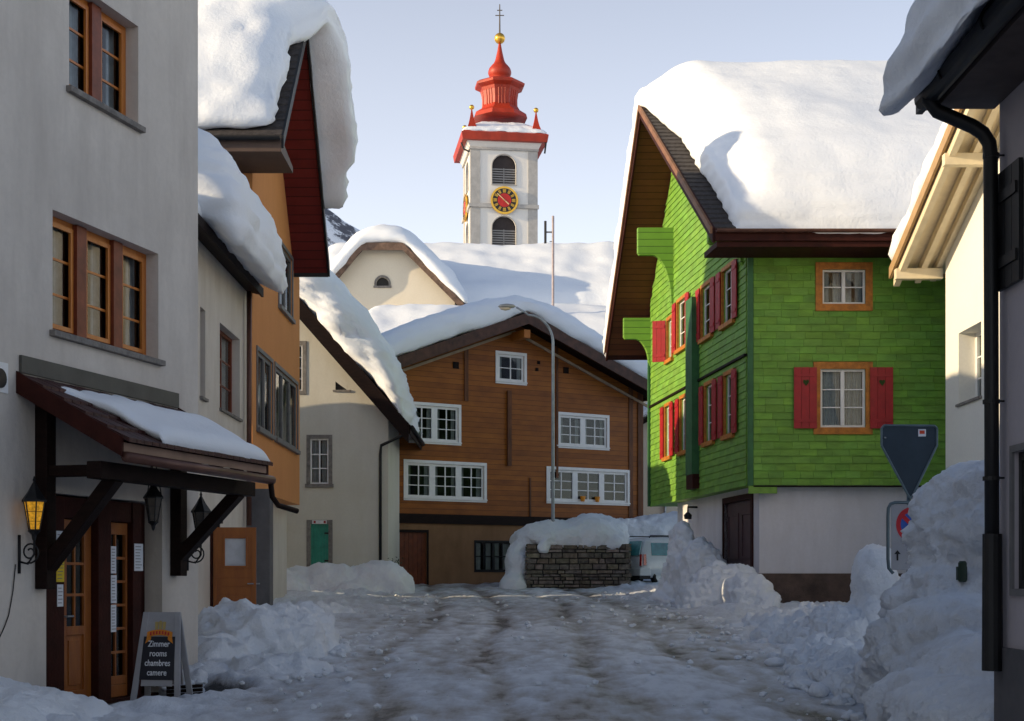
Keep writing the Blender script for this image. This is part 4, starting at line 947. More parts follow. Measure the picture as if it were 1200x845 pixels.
snow_cap(BF, PB, -1.15, 13.4, PB_u[0] - .1, PB_u[2] + .15, 1.0, rf, M_snow, rt=.8, rb=.2, res=.2, amp=.07, smooth=1.3, layers=.05, seed=20, hvar=.12)
specs = [(1, 2, 2), (2, 2, 3), (3, 2, 3), (2, 2, 3), (3, 2, 3)]
for k, (n_, c_, r_) in enumerate(specs):
    window(BF, bw[k][:4], brn, M_white, M_glass, o=-.02, n=n_, cols=c_, rows=r_, fw=.09, mw=.022, post=.24, depth=.06, casing=(M_white, .11, .035), curtain=M_curtain if k < 4 else None, cfrac=.17, room=M_room, sill=(M_white, .12, .05, .07))
window(BF, bw[5][:4], brn, M_black, M_glass, o=-.03, n=2, cols=2, rows=2, fw=.05, post=.1, depth=.05, curtain=M_curtain, room=M_room, casing=(M_black, .05, .02))
# orange flower pots on the sill of its lower right window
pot = None
for k, px in enumerate((682, 699)):
    c = BF.pt(bu(px), bw[4][2] - .0, .06); mb = MB(); mb.lathe(c, [(.07, 0), (.10, .18), (.112, .18), (.112, .2), (.09, .2)], 14)
    o = mb.build('flower_pot', mat('orange_glazed_pot', (.80, .30, .02), .4)); tag(o, 'orange pot on the sill of the lower right white window, ' + ('nearer the lamp post' if k == 0 else 'farther from the lamp post'), 'flower pot', 'orange pots on the window sill')

# pale house glimpsed between the timber house and the green one
PF = Frame(5.3, 61, 1, 0, I=(0, 1)); ph = empty('pale_house', (7, 61, 1.5), 'pale yellow rendered house glimpsed in the gap beside the green house', 'house')
mb = MB(); mb.box(5.35, 9.6, 61, 68, 1.0, 8.2); mb.build('wall', M_cream, ph)
PP = [(-.2, 7.9), (2.2, 9.2), (4.8, 7.9)]; rf = roof(PF, PP, -.4, 7.4, .15, ph, M_tile, M_dark, M_dark, .2); snow_cap(PF, PP, -.4, 7.4, -.2, 4.8, .7, rf, M_snow, res=.35, seed=31)
mb = MB(); mb.tube([(6.55, 60.9, 1.2), (6.55, 60.9, 7.9)], .06, 8); mb.build('drain_pipe', M_galv, ph)

# long snow-covered house behind the timber house
LFm = Frame(6.0, 60.0, 0, 1, I=(-1, 0)); lh = empty('long_house', (1, 64, 1.6), 'long low house behind the timber house, only its snowy roof showing', 'house')
mb = MB(); mb.box(-6.0, 5.25, 61.3, 66.5, 1.2, 10.9); mb.build('wall', M_cream, lh)
PL = [(0, 10.9), (3.6, 13.0), (7.4, 10.9)]; rf = roof(LFm, PL, .0, 12.5, .2, lh, M_tile, M_dark, M_dark, .25)
snow_cap(LFm, PL, -.1, 12.7, -.1, 7.5, .95, rf, M_snow, rt=.8, res=.3, smooth=1.3, seed=33, hvar=.12, amp=.08)

# ================================================================ cream house with half-hipped gable and long roof
ch = empty('cream_house', (-3, 72, 1.9), 'cream rendered house with arched attic window and half-hipped gable below the church tower', 'house')
GF = Frame(-9.2, 68, 1, 0, I=(0, 1)); gu, gz = GF.u, GF.z
P1 = [(gu(378), gz(400, 345)), (gu(426), gz(426, 288)), (gu(473), gz(473, 288)), (gu(545), gz(545, 360))]
aw = [(gu(441), gu(455.5), gz(448, 335), gz(448, 325), .15)]
mb = wall_mb(GF, [(gu(392), 6), (gu(533), 6), (gu(533), interp(P1, gu(533)) - .12), (gu(472), P1[2][1] - .12), (gu(427), P1[1][1] - .12), (gu(392), interp(P1, gu(392)) - .12)], aw, .2)
mb.build('wall', M_cream, ch)
mb = MB(); mb.box(-8.4, -2.9, 68.02, 80, 1.2, 14.0); mb.box(-9.5, 9.5, 71.5, 80, 1.2, 14.4); mb.build('main_body', M_cream, ch)
def arch_fill(fr, a, b, z0, z1, parent, wall_m, dark_m, rim_m, rim=.09, o=-.1):
    """arched head inside a rectangular opening: spandrels, dark leaf, rim"""
    c, r = (a + b) / 2, (b - a) / 2; zs = z1 - r; K = 14
    mb = MB(); arc = [(c + r * math.cos(math.pi * k / K), zs + r * math.sin(math.pi * k / K)) for k in range(K + 1)]
    for side in (0, 1):
        pts = arc[:K // 2 + 1] if side == 0 else arc[K // 2:]; cor = (b, z1) if side == 0 else (a, z1)
        for p, q in zip(pts, pts[1:]):
            mb.prism([fr.pt(*p, -.001), fr.pt(*q, -.001), fr.pt(*cor, -.001)], fr.N * -.14)
    mb.build('spandrel', wall_m, parent)
    d = MB(); d.add([fr.pt(a, z0, o), fr.pt(b, z0, o), fr.pt(b, z1, o), fr.pt(a, z1, o)], [(0, 1, 2, 3)]); lf = d.build('arched_opening', dark_m, parent)
    if rim_m:
        q = MB()
        for (x0, y0), (x1, y1) in zip(arc, arc[1:]):
            s0_, s1_ = 1 + rim / r, 1 + rim / r
            P0, P1_ = (c + (x0 - c) * s0_, zs + (y0 - zs) * s0_), (c + (x1 - c) * s1_, zs + (y1 - zs) * s1_)
            q.prism([fr.pt(x0, y0, .002), fr.pt(*P0, .002), fr.pt(*P1_, .002), fr.pt(x1, y1, .002)], fr.N * .04)
        if z1 - z0 > r * 1.01:
            for x0, x1 in ((a - rim, a), (b, b + rim)): fr.box(q, x0, x1, z0, zs, .002, .042)
        fr.box(q, a - rim * 1.3, b + rim * 1.3, z0 - rim, z0, .002, .06)
        q.build('surround', rim_m, lf)
    return lf
arch_fill(GF, *aw[0][:4], ch, M_cream, M_room, M_stone, .1)
rf = roof(GF, P1, -.55, 9, .16, ch, M_tile, M_dark, mat('weathered_verge', (.16, .10, .07), .8, var=.35, scale=4, bump=.5), .34, .06, courses=False)
snow_cap(GF, P1, -.75, 8.5, P1[0][0] - .15, P1[3][0] + .2, 1.15, rf, M_snow, rt=1.0, rb=.2, res=.25, smooth=.9, seed=41, hvar=.12, amp=.08, name='snow')
HFr = Frame(9.6, 69.2, 0, 1, I=(-1, 0)); P2 = [(0, 14.35), (7.0, 18.55), (13.5, 14.6)]
rf2 = roof(HFr, P2, -.3, 19.4, .2, ch, M_tile, M_dark, M_dark, .3)
snow_cap(HFr, P2, -.4, 19.6, -.15, 13.7, 1.05, rf2, M_snow, rt=.85, rb=.15, res=.3, smooth=1.0, seed=43, hvar=.06, amp=.08, name='snow')

# ================================================================ church tower
RT = R(8); TY = 95.0; sT = TY / F
c0 = Vector(((552 - CX) * sT, TY, 0))
TF = Frame(c0.x, c0.y, math.cos(RT), math.sin(RT)); TW = 4.45
TL = Frame(*(TF.pt(0, 0, -TW)[:2]), TF.N.x, TF.N.y)             # left face: D toward the camera
zt_ = lambda y: CAM_H + (HZ - y) * sT
tow = empty('church_tower', (TF.pt(TW / 2, 0, -TW / 2).x, TF.pt(TW / 2, 0, -TW / 2).y, 2.6), 'white church tower with red onion-topped helm, gold ball and clock', 'church tower')
u_c = TW / 2
ops = [(u_c - .80, u_c + .80, zt_(215), zt_(179.5)), (u_c - .80, u_c + .80, zt_(287), zt_(252))]
zTop = zt_(165)
mb = wall_mb(TF, [(0, 2), (TW, 2), (TW, zTop), (0, zTop)], [(*o_, .3) for o_ in ops])
wall_mb(TL, [(0, 2), (TW, 2), (TW, zTop), (0, zTop)], [(*o_, .3) for o_ in ops], mb=mb)
mb.add([TF.pt(TW, 2), TF.pt(TW, 2, -TW), TF.pt(TW, zTop, -TW), TF.pt(TW, zTop)], [(0, 1, 2, 3)]); mb.add([TF.pt(0, 2, -TW), TF.pt(TW, 2, -TW), TF.pt(TW, zTop, -TW), TF.pt(0, zTop, -TW)], [(0, 1, 2, 3)])
mb.build('wall', M_tower, tow)
M_louv = mat('grey_louvre', (.26, .25, .24), .7, var=.08)
for fr in (TF, TL):
    for o_ in ops:
        lf = arch_fill(fr, *o_, tow, M_tower, mat('dark_belfry', (.05, .04, .04), .9), M_tower_g, .05, o=-.28)
        mb = MB(); n_ = 7; top = o_[2] + (o_[3] - o_[2]) * .56
        for k in range(n_): z = o_[2] + .05 + k * (top - o_[2]) / n_; fr.box(mb, o_[0] + .02, o_[1] - .02, z, z + .085, -.2, -.12)
        fr.box(mb, u_c - .035, u_c + .035, o_[2], top, -.14, -.08); mb.build('louvre', M_louv, lf)
mb = MB()
for fr in (TF, TL):
    for a, b in ((0.0, .60), (TW - .60, TW)): fr.box(mb, a - .05 if a == 0 else a, b + (.05 if a else 0), 2, zTop - .55, .001, .055 if fr is TF else .05)
mb.build('corner_strip', M_tower_g, tow)
for fr in (TF, TL): mb = MB(); fr.box(mb, -.12, TW + .12, zt_(242.5), zt_(238), .002, .16 if fr is TF else .155); mb.build('string_course', M_tower_g, tow); mb = MB(); fr.box(mb, -.1, TW + .1, zTop - .55, zTop - .42, .002, .14 if fr is TF else .135); mb.build('upper_moulding', M_tower_g, tow)
def ring_pts(off, z): # square of the tower grown by off
    return [TF.pt(-off, z, off), TF.pt(TW + off, z, off), TF.pt(TW + off, z, -TW - off), TF.pt(-off, z, -TW - off)]
mb = MB(); mb.hexa(ring_pts(.06, zTop - .42) + ring_pts(.42, zTop + .15)); mb.build('cornice', M_tower, tow)
zE = zt_(158)
mb = MB(); A_, B_, C_, D_, E_ = ring_pts(.62, zE - .45), ring_pts(.70, zE + .02), ring_pts(.25, zE + .35), ring_pts(-.35, zE + .72), ring_pts(-1.2, zE + 1.3)
v = A_ + B_ + C_ + D_ + E_; fs = [(3, 2, 1, 0), (16, 17, 18, 19)]
for k in range(4):
    for j in range(4): fs.append((k * 4 + j, k * 4 + (j + 1) % 4, (k + 1) * 4 + (j + 1) % 4, (k + 1) * 4 + j))
mb.add(v, fs); sk = mb.build('skirt_roof', M_helm, tow)
# snow on the skirt
def ring_snow():
    vs, fs = [], []; N_ = 28; prof = [(.55, .14), (.58, .22), (.40, .42), (.1, .60), (-.3, .86), (-.8, 1.18), (-1.15, 1.32), (-1.2, 1.2)]
    for off, dz in prof:
        q = ring_pts(off, zE + dz)
        for s in range(4):
            for k in range(N_): p = q[s].lerp(q[(s + 1) % 4], k / N_); p = p + Vector((0, 0, .07 * noise.noise(p * 2.2))); cc = ring_pts(0, p.z); ctr = (cc[0] + cc[2]) / 2; p += (ctr - p) * (.03 * noise.noise(p * 3)); vs.append(p)
    M_ = 4 * N_
    for i in range(len(prof) - 1):
        for k in range(M_): fs.append((i * M_ + k, i * M_ + (k + 1) % M_, (i + 1) * M_ + (k + 1) % M_, (i + 1) * M_ + k))
    me = bpy.data.meshes.new('snow'); me.from_pydata(vs, [], fs); me.materials.append(M_snow); link_mesh('snow', me, sk, True)
ring_snow()
cc = TF.pt(TW / 2, 0, -TW / 2); zc_ = lambda y: CAM_H + (HZ - y) * (cc.y / F); q_ = cc.y / F
mb = MB(); rot8 = RT + math.pi / 8
mb.lathe(cc, [(1.95, zc_(141)), (1.86, zc_(136)), (1.42, zc_(131)), (1.24, zc_(126)), (1.24, zc_(118)), (1.32, zc_(110)), (1.36, zc_(108)), (1.40, zc_(106)), (1.74, zc_(103)), (1.78, zc_(100.5)), (1.55, zc_(98)), (.9, zc_(95)), (.75, zc_(94))], 8, rot8)
helm = mb.build('helm', M_helm, tow)
mb = MB()
for k in range(8):     # panel ribs of the drum
    a = rot8 + k * math.pi / 4; a2 = a + math.pi / 4
    for f_ in (.28, .5, .72):
        p = Vector((math.cos(a), math.sin(a), 0)).lerp(Vector((math.cos(a2), math.sin(a2), 0)), f_)
        mb.tube([cc + p * 1.27 + Vector((0, 0, zc_(129))), cc + p * 1.25 + Vector((0, 0, zc_(118))), cc + p * 1.33 + Vector((0, 0, zc_(109)))], .04, 5)
mb.build('rib', M_helm, helm)
mb = MB(); mb.lathe(cc, [(.72, zc_(95)), (.62, zc_(93.5)), (.62, zc_(92)), (.72, zc_(90)), (.79, zc_(87)), (.80, zc_(84.5)), (.74, zc_(81)), (.58, zc_(77.5)), (.42, zc_(74.5)), (.32, zc_(71)), (.25, zc_(66)), (.17, zc_(60)), (.11, zc_(54)), (.07, zc_(50))], 20)
mb.build('onion', M_helm, helm, True)
def ball(c, r, name, parent): b = MB(); b.lathe(c, [(r * math.sin(math.pi * k / 10), -r * math.cos(math.pi * k / 10)) for k in range(11)], 16); return b.build(name, M_gold, parent, True)
ball(cc + Vector((0, 0, zc_(45))), .37, 'gold_ball', helm)
mb = MB(); mb.tube([cc + Vector((0, 0, zc_(40))), cc + Vector((0, 0, zc_(5)))], [.06, .035], 6); mb.beam(cc + Vector((-.3, 0, zc_(18))), cc + Vector((.3, 0, zc_(18))), .05, .05); mb.beam(cc + Vector((-.18, 0, zc_(12))), cc + Vector((.18, 0, zc_(12))), .05, .05)
mb.build('cross', mat('dark_iron', (.10, .08, .06), .5), helm)
for p in ring_pts(-.05, zE + .5):
    mb = MB(); mb.lathe(p, [(.42, 0), (.28, .3), (.17, .65), (.08, 1.05), (.04, 1.25)], 4, RT + math.pi / 4); t_ = mb.build('pinnacle', M_helm, tow); ball(p + Vector((0, 0, 1.36)), .17, 'gold_ball', t_)
def clock(fr):
    z = zt_(234); r = .93
    def disc(r0, r1, o0, o1, name, m, parent):
        b = MB(); vs = []; K = 40
        for k in range(K):
            a = 6.28318 * k / K
            for rr, oo in ((r0, o1), (r1, o1), (r1, o0)): vs.append(fr.pt(u_c + rr * math.cos(a), z + rr * math.sin(a), oo))
        fs = []
        for k in range(K): j = (k + 1) % K; fs += [(k * 3, j * 3, j * 3 + 1, k * 3 + 1), (k * 3 + 1, j * 3 + 1, j * 3 + 2, k * 3 + 2)]
        b.add(vs, fs); return b.build(name, m, parent)
    d = disc(0.001, .80, .1, .19, 'clock_face', mat('clock_black', (.02, .018, .015), .4), tow)
    disc(.80, r, .1, .22, 'rim', M_gold, d); disc(0.001, .46, .19, .21, 'dial_centre', mat('clock_red', (.55, .02, .015), .45), d)
    b = MB()
    for k in range(12):
        a = math.pi / 2 - k * math.pi / 6; dx, dz = math.cos(a), math.sin(a)
        for t in ((-.06, 0, .06) if k % 3 else (-.09, -.03, .03, .09)):
            p0 = fr.pt(u_c + dx * .51 - dz * t * .8, z + dz * .51 + dx * t * .8, .20); p1 = fr.pt(u_c + dx * .75 - dz * t, z + dz * .75 + dx * t, .20); b.beam(p0, p1, .028, .02, up=fr.N)
    b.build('numerals', M_gold, d)
    b = MB()
    for ang, L, w in ((-42, .40, .07), (138, .66, .05)):
        a = R(ang); b.beam(fr.pt(u_c - .12 * math.cos(a), z - .12 * math.sin(a), .225), fr.pt(u_c + L * math.cos(a), z + L * math.sin(a), .225), w, .02, up=fr.N)
    b.build('hands', mat('hand_gold', (.9, .62, .3), .35, metal=.3), d)
clock(TF); clock(TL)
mb = MB()
mb.tube([TF.pt(-.62, zE - .45, -.3), TF.pt(-.45, zE - .9, -.2), TF.pt(-.1, zE - 1.1, -.1)], .06, 6); mb.build('drain_pipe', M_black, tow); mb = MB(); mb.tube([TF.pt(TW + .55, zE - .4, .5), TF.pt(TW + .5, zE - 1.1, .2)], .06, 6)
mb.build('drain_pipe', M_black, tow)
# ================================================================ green shingled house
WX0, WY0 = 5.82, 35.0; gk = .12
y_far = 46.1; x_far = WX0 - gk * (y_far - WY0)
VF = Frame(x_far, y_far, WX0 - x_far, WY0 - y_far, I=(1, 0))       # gable wall facing the street; u grows toward the camera
VL = math.hypot(WX0 - x_far, WY0 - y_far)
FF = Frame(WX0, WY0, 1, 0)                                         # front wall facing the camera
grn = empty('green_house', (8, 38, .7), 'bright green shingled house with red shutters on a white ground floor', 'house')
vu = VF.u
zG = 3.75
def VW(px0, px1, z0, z1): a, b = sorted((vu(px0), vu(px1))); return (a, b, z0, z1, .12)
# gable windows: (px far, px near)
gw = [VW(824, 835.5, 8.05, 9.45), VW(848.5, 861, 8.05, 9.45), VW(795.5, 806, 8.2, 9.6), VW(783.5, 789, 8.1, 9.3),
      VW(828, 837.5, 5.15, 6.70), VW(851, 860.5, 5.15, 6.70), VW(781, 787.5, 5.15, 6.70), VW(799, 806.5, 5.15, 6.70)]
fw_ = [(FF.u(963.5), FF.u(1014), FF.z(990, 356.5), FF.z(990, 316), .1), (FF.u(961), FF.u(1014), FF.z(990, 501), FF.z(990, 432.5), .1)]
ncol = VL + 1.25; fcol = -1.6
PG = [(-1.3, 9.0), (VL - 7.0, 15.35), (VL + 1.25, 9.75)]
zEav = 9.55
mb = wall_mb(VF, [(0, zG), (VL, zG), (VL, interp(PG, VL) - .18), (PG[1][0], PG[1][1] - .18), (0, interp(PG, 0) - .18)], gw)
wall_mb(FF, [(0, zG), (8.5, zG), (8.5, interp(PG, VL) - .18), (0, interp(PG, VL) - .18)], fw_, mb=mb)
mb.add([FF.pt(8.5, zG), FF.pt(8.5, zG, -10), FF.pt(8.5, 9.9, -10), FF.pt(8.5, 9.9)], [(0, 1, 2, 3)])
mb.add([VF.pw(0, zG, 0), VF.pw(0, zG, 9), VF.pw(0, 9.5, 9), VF.pw(0, 9.5, 0)], [(0, 1, 2, 3)])
mb.add([FF.pt(0, zG), FF.pt(8.5, zG), FF.pt(8.5, zG, -11), VF.pt(0, zG)], [(0, 1, 2, 3)])
mb.build('wall', M_green_p, grn)
def shingles(fr, u0, u1, z0, top, holes, row=.18, wid=.38, seed=0):
    rnd = random.Random(seed); mb = MB(); z = z0; k = 0
    while True:
        zt = z + row
        x = u0 - rnd.uniform(0, wid) ; any_ = False
        dz = rnd.uniform(-.004, .004)
        while x < u1:
            w = wid * rnd.uniform(.75, 1.3); a, b = max(x, u0), min(x + w, u1); x += w
            if b - a < .03: continue
            if z > top((a + b) / 2) - .1: continue
            any_ = True
            segs = [(a, b)]
            for h in holes:
                if h[2] - .05 < zt - .03 and h[3] + .05 > z + .03:
                    ns_ = []
                    for s0, s1 in segs:
                        if s1 <= h[0] - .04 or s0 >= h[1] + .04: ns_.append((s0, s1)); continue
                        if s0 < h[0] - .04: ns_.append((s0, h[0] - .04))
                        if s1 > h[1] + .04: ns_.append((h[1] + .04, s1))
                    segs = ns_
            tone = rnd.uniform(.84, 1.10); tone = (tone * rnd.uniform(.94, 1.06), tone, tone * rnd.uniform(.85, 1.2)); zj = z + dz + rnd.uniform(-.006, .006)
            zc_t = min(zt + .05, top((a + b) / 2))
            for s0, s1 in segs:
                if s1 - s0 < .03: continue
                ob = .034 + rnd.uniform(0, .007)
                mb.hexa([fr.pt(s0, zj, .003), fr.pt(s1 - .005, zj, .003), fr.pt(s1 - .005, zj, ob), fr.pt(s0, zj, ob), fr.pt(s0, zc_t, .003), fr.pt(s1 - .005, zc_t, .003), fr.pt(s1 - .005, zc_t, .008), fr.pt(s0, zc_t, .008)], tone)
        z += row; k += 1
        if not any_ or k > 70: break
    return mb
sh = shingles(FF, .12, 8.45, zG - .02, lambda u: 9.75, fw_, seed=1).build('shingle_cladding', M_green, grn)
sh = shingles(VF, .1, VL - .12, zG - .02, lambda u: interp(PG, u) - .3, gw, seed=2).build('shingle_cladding', M_green, grn)
mb = MB(); FF.box(mb, -.02, .11, zG - .03, 9.6, -.02, .05); mb.build('corner_board', M_green_d, grn)
# dropped corner of shingles at the foot
mb = MB(); FF.box(mb, .0, .7, zG - .22, zG - .03, -.05, .03); mb.build('corner_apron', M_green_p, grn)
mb = MB(); FF.box(mb, .12, 8.4, zG - .06, zG - .025, -.1, .04); mb.build('drip_board', M_dark, grn)
# ledge and vertical tie on the gable
mb = MB(); VF.box(mb, .1, VL - .1, 6.93, 6.99, .0, .085); mb.build('ledge', M_dark, grn)
mb = MB(); a, b = sorted((vu(813), vu(820.5))); VF.box(mb, a, b, 4.35, 9.3, .0, .24); tie = mb.build('log_tie', M_green_d, grn); mb = MB(); VF.box(mb, a - .01, b + .01, 3.95, 4.35, .0, .22); mb.build('tie_foot', M_redbr, tie)
mb = MB(); VF.box(mb, 0.0, .14, zG, 9.6, .0, .10); mb.build('corner_board', M_green_d, grn)
# consoles carrying the roof: board fins with scooped undersides
def console(u, w_out, ztop, zbox, zend, zfoot=None):
    """fin perpendicular to the gable wall at u; reaches w_out outward"""
    n = 14; a0, c0 = w_out * .62, .10; pts = [(0, ztop), (w_out, ztop), (w_out, zbox + .06), (w_out - .05, zbox), (a0, zbox)]
    for k in range(1, n + 1):
        th = math.pi / 2 * k / n; pts.append((a0 - (a0 - c0) * math.sin(th), zbox - (zbox - zend) * .8 * (1 - math.cos(th))))
    pts += [(0, zend)]
    mb = MB(); poly = [VF.pw(u, z, -w) for w, z in pts]; mb.prism(poly, VF.D * .16)
    return mb.build('console', M_green_b, grn, bevel=.012)
console(vu(789), 1.10, VF.z(789, 268), VF.z(789, 300), VF.z(789, 368))
console(.02, .90, VF.z(764, 372), VF.z(764, 397), VF.z(764, 432))
console(VL - .5, .9, 10.05, 9.75, 9.2)
rf = roof(VF, PG, -1.15, 10, .16, grn, M_tile, M_brsoff, M_redbr, .34, .06, gutter=(M_copper, (-1,)), eaves=(True, True), eave_h=.3)
mb = MB(); 
for i, (a, b) in enumerate(zip(PG, PG[1:])):
    mb.hexa([VF.pw(a[0], a[1] - .12, -1.27), VF.pw(b[0], b[1] - .12, -1.27), VF.pw(b[0], b[1] - .12, -1.212), VF.pw(a[0], a[1] - .12, -1.212), VF.pw(a[0], a[1] + .05, -1.27), VF.pw(b[0], b[1] + .05, -1.27), VF.pw(b[0], b[1] + .05, -1.212), VF.pw(a[0], a[1] + .05, -1.212)])
mb.build('verge_trim', mat('light_brown_trim', (.22, .10, .045), .6, var=.2), rf)
mb = MB(); ue_ = PG[2][0]; mb.hexa([VF.pw(VL + .03, 9.32, -1.1), VF.pw(ue_ - .02, 9.32, -1.1), VF.pw(ue_ - .02, 9.32, 9.9), VF.pw(VL + .03, 9.32, 9.9), VF.pw(VL + .03, 9.45, -1.1), VF.pw(ue_ - .02, 9.45, -1.1), VF.pw(ue_ - .02, 9.45, 9.9), VF.pw(VL + .03, 9.45, 9.9)]); mb.build('eave_box', M_redbr, rf)
snow_cap(VF, PG, -1.2, 10.1, PG[0][0] - .15, PG[2][0] + .05, 1.75, rf, M_snow, rt=1.5, rb=.15, res=.15, amp=.022, smooth=1.3, layers=.03, seed=52, hvar=.05, droop=.25, droop_w=1.0, lump=.05,
         start=lambda t: (-.08 if t < PG[1][0] - .5 else (-.08 + .58 * min(1, max(0, (t - PG[1][0] + .2) / 2.8)))) + .06 * noise.noise(Vector((t * 1.7, 0, 0))))
# windows of the gable
for k, w_ in enumerate(gw):
    ss = (-1, 1); fold = (0, 0)
    if k == 3: ss = (-1,); fold = (62, 0)
    window(VF, w_[:4], grn, M_white, M_glass, o=-.04, n=1, cols=2, rows=3, fw=.05, mw=.018, depth=.05, casing=(M_orcase, .10, .06), sill=(M_orcase, .16, .12, .12), curtain=M_curtain, room=M_room, shutters=(M_red, .42, ss, fold))
window(FF, fw_[0][:4], grn, M_white, M_glass, o=-.03, n=2, cols=1, rows=2, fw=.055, mw=.02, post=.09, depth=.05, casing=(M_orcase, .17, .06), curtain=M_curtain, room=M_room, cfrac=.4)
window(FF, fw_[1][:4], grn, M_white, M_glass, o=-.03, n=2, cols=1, rows=3, fw=.06, mw=.02, post=.09, depth=.05, casing=(M_orcase, .17, .06), curtain=M_curtain, room=M_room, shutters=(M_red, .57, (-1, 1)), cfrac=.5)
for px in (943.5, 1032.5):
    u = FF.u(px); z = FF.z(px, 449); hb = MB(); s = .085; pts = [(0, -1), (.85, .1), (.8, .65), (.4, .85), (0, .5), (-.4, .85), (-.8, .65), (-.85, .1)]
    hb.prism([FF.pt(u + a * s, z + b * s, .1205) for a, b in pts], FF.N * .003); hb.build('heart_shade_plate', mat('heart_shadow', (.03, .06, .01), .9), grn)  # raised dark heart, its colour painting the shade inside a shutter hole
# ground floor
GW = Frame(*(VF.pt(0, 0, -.35)[:2]), VF.D.x, VF.D.y); gd = (GW.u(849), GW.u(881), .6, 3.45); gd = (min(gd[:2]), max(gd[:2]), .6, 3.45, .15)
VL2 = VL - .25
ug = GW.u(794); mb = wall_mb(GW, [(ug, .3), (VL2, .3), (VL2, zG - .003), (ug, zG - .003)], [gd]); mb.add([GW.pw(ug, .3, 0), GW.pt(ug, .3) + Vector((8, 0, 0)), GW.pt(ug, zG - .003) + Vector((8, 0, 0)), GW.pt(ug, zG - .003)], [(0, 1, 2, 3)]); cor = GW.pt(VL2, 0)
BFr = Frame(cor.x, cor.y, 1, 0)
mb.add([BFr.pt(0, .3), BFr.pt(8, .3), BFr.pt(8, zG - .003), BFr.pt(0, zG - .003)], [(0, 1, 2, 3)]); mb.build('ground_floor', M_base_wh, grn)
mb = MB(); BFr.box(mb, -.02, 8, .3, BFr.z(950, 672), .0, .05); mb.build('plinth', mat('brown_stained_plinth', (.10, .065, .05), .85, var=.25, scale=3, bump=.4), grn)
mb = MB(); a, b, c, d, _ = gd; GW.box(mb, a, b, c, d, -.12, -.08)
for k in range(2):
    x0 = a + (b - a) * (.06 + .5 * k); x1 = x0 + (b - a) * .38; GW.box(mb, x0, x1, c + .3, c + 1.1, -.08, -.06); 
    GW.box(mb, x0, x0 + .06, c + 1.35, d - .3, -.08, -.05); GW.box(mb, x1 - .06, x1, c + 1.35, d - .3, -.08, -.05); GW.box(mb, x0 + .06, x1 - .06, d - .36, d - .3, -.08, -.05); GW.box(mb, x0 + .06, x1 - .06, c + 1.35, c + 1.41, -.08, -.05)
dd = mb.build('door', mat('mauve_brown_door', (.085, .045, .048), .5, var=.15), grn); mb = MB(); GW.box(mb, b, b + .16, c, d + .15, -.1, .04); GW.box(mb, a - .1, a, c, d + .15, -.1, .04); GW.box(mb, a, b, d, d + .15, -.1, .04); mb.build('door_frame', M_redbr, dd)
uq = GW.u(818); mb = MB(); mb.tube([GW.pt(uq, 3.5, .02), GW.pt(uq, 3.5, .3), GW.pt(uq, 3.3, .3)], .03); mb.lathe(GW.pt(uq, 3.15, .3), [(.10, 0), (.12, .12), (.04, .2)], 8); tag(mb.build('outdoor_lamp', M_black), 'small black lamp under the green overhang beside the brown door', 'lamp')

# ================================================================ sunlit white house at the right
RX = 10.0; RF_ = Frame(RX, 32.8, 0, -1, I=(1, 0)); wh = empty('white_house', (11.5, 29, .5), 'sunlit white house with cream overhanging eaves, between green house and dark near house', 'house')
rw = [(*sorted((RF_.u(1123.5), RF_.u(1150))), RF_.z(1123, 474), RF_.z(1123, 391), .45)]
PR = [(-.75, 8.75), (7.0, 12.05), (14, 9.1)]
mb = wall_mb(RF_, [(0, 0), (13.2, 0), (13.2, 9.2), (7, 11.85), (0, 8.9)], rw)
mb.add([RF_.pw(0, 0, 0), RF_.pw(0, 0, 8), RF_.pw(0, 8.9, 8), RF_.pw(0, 8.9, 0)], [(0, 1, 2, 3)]); mb.add([RF_.pw(13.2, 0, 0), RF_.pw(13.2, 0, 8), RF_.pw(13.2, 9.2, 8), RF_.pw(13.2, 9.2, 0)], [(0, 1, 2, 3)]); mb.build('wall', M_white_lit, wh)
M_crm = mat('cream_painted_timber', (.74, .64, .45), .55, var=.06); 
rf = roof(RF_, PR, -1.05, 8, .12, wh, M_tile, M_crm, mat('ochre_bargeboard', (.42, .27, .13), .6, var=.1), .24, .06, eave_h=.2)
mb = MB()
for i in range(2):
    (a, za), (b, zb) = PR[i], PR[i + 1]
    for w0_, w1_, h0, h1 in ((-1.0, -.86, .42, .13), (-.5, -.36, .34, .13), (-.14, -.004, .30, .13)):
        mb.hexa([RF_.pw(a, za - h0, w0_), RF_.pw(b, zb - h0, w0_), RF_.pw(b, zb - h0, w1_), RF_.pw(a, za - h0, w1_), RF_.pw(a, za - h1, w0_), RF_.pw(b, zb - h1, w0_), RF_.pw(b, zb - h1, w1_), RF_.pw(a, za - h1, w1_)])
for u in (-.3, 3.4, 7.0): z_ = interp(PR, u) - .42; mb.beam(RF_.pw(u, z_, -1.08), RF_.pw(u, z_, .0), .2, .24)
mb.build('rafter', M_crm, rf)
snow_cap(RF_, PR, -1.12, 8, -.8, 14, .8, rf, M_snow, rt=.6, rb=.2, res=.2, seed=61, smooth=.8, layers=.05, amp=.07)
window(RF_, rw[0][:4], wh, M_white, M_glass, o=-.38, n=1, cols=2, rows=3, fw=.08, mw=.022, curtain=M_curtain, room=M_room, sill=(M_stone, .06, .06, .06))

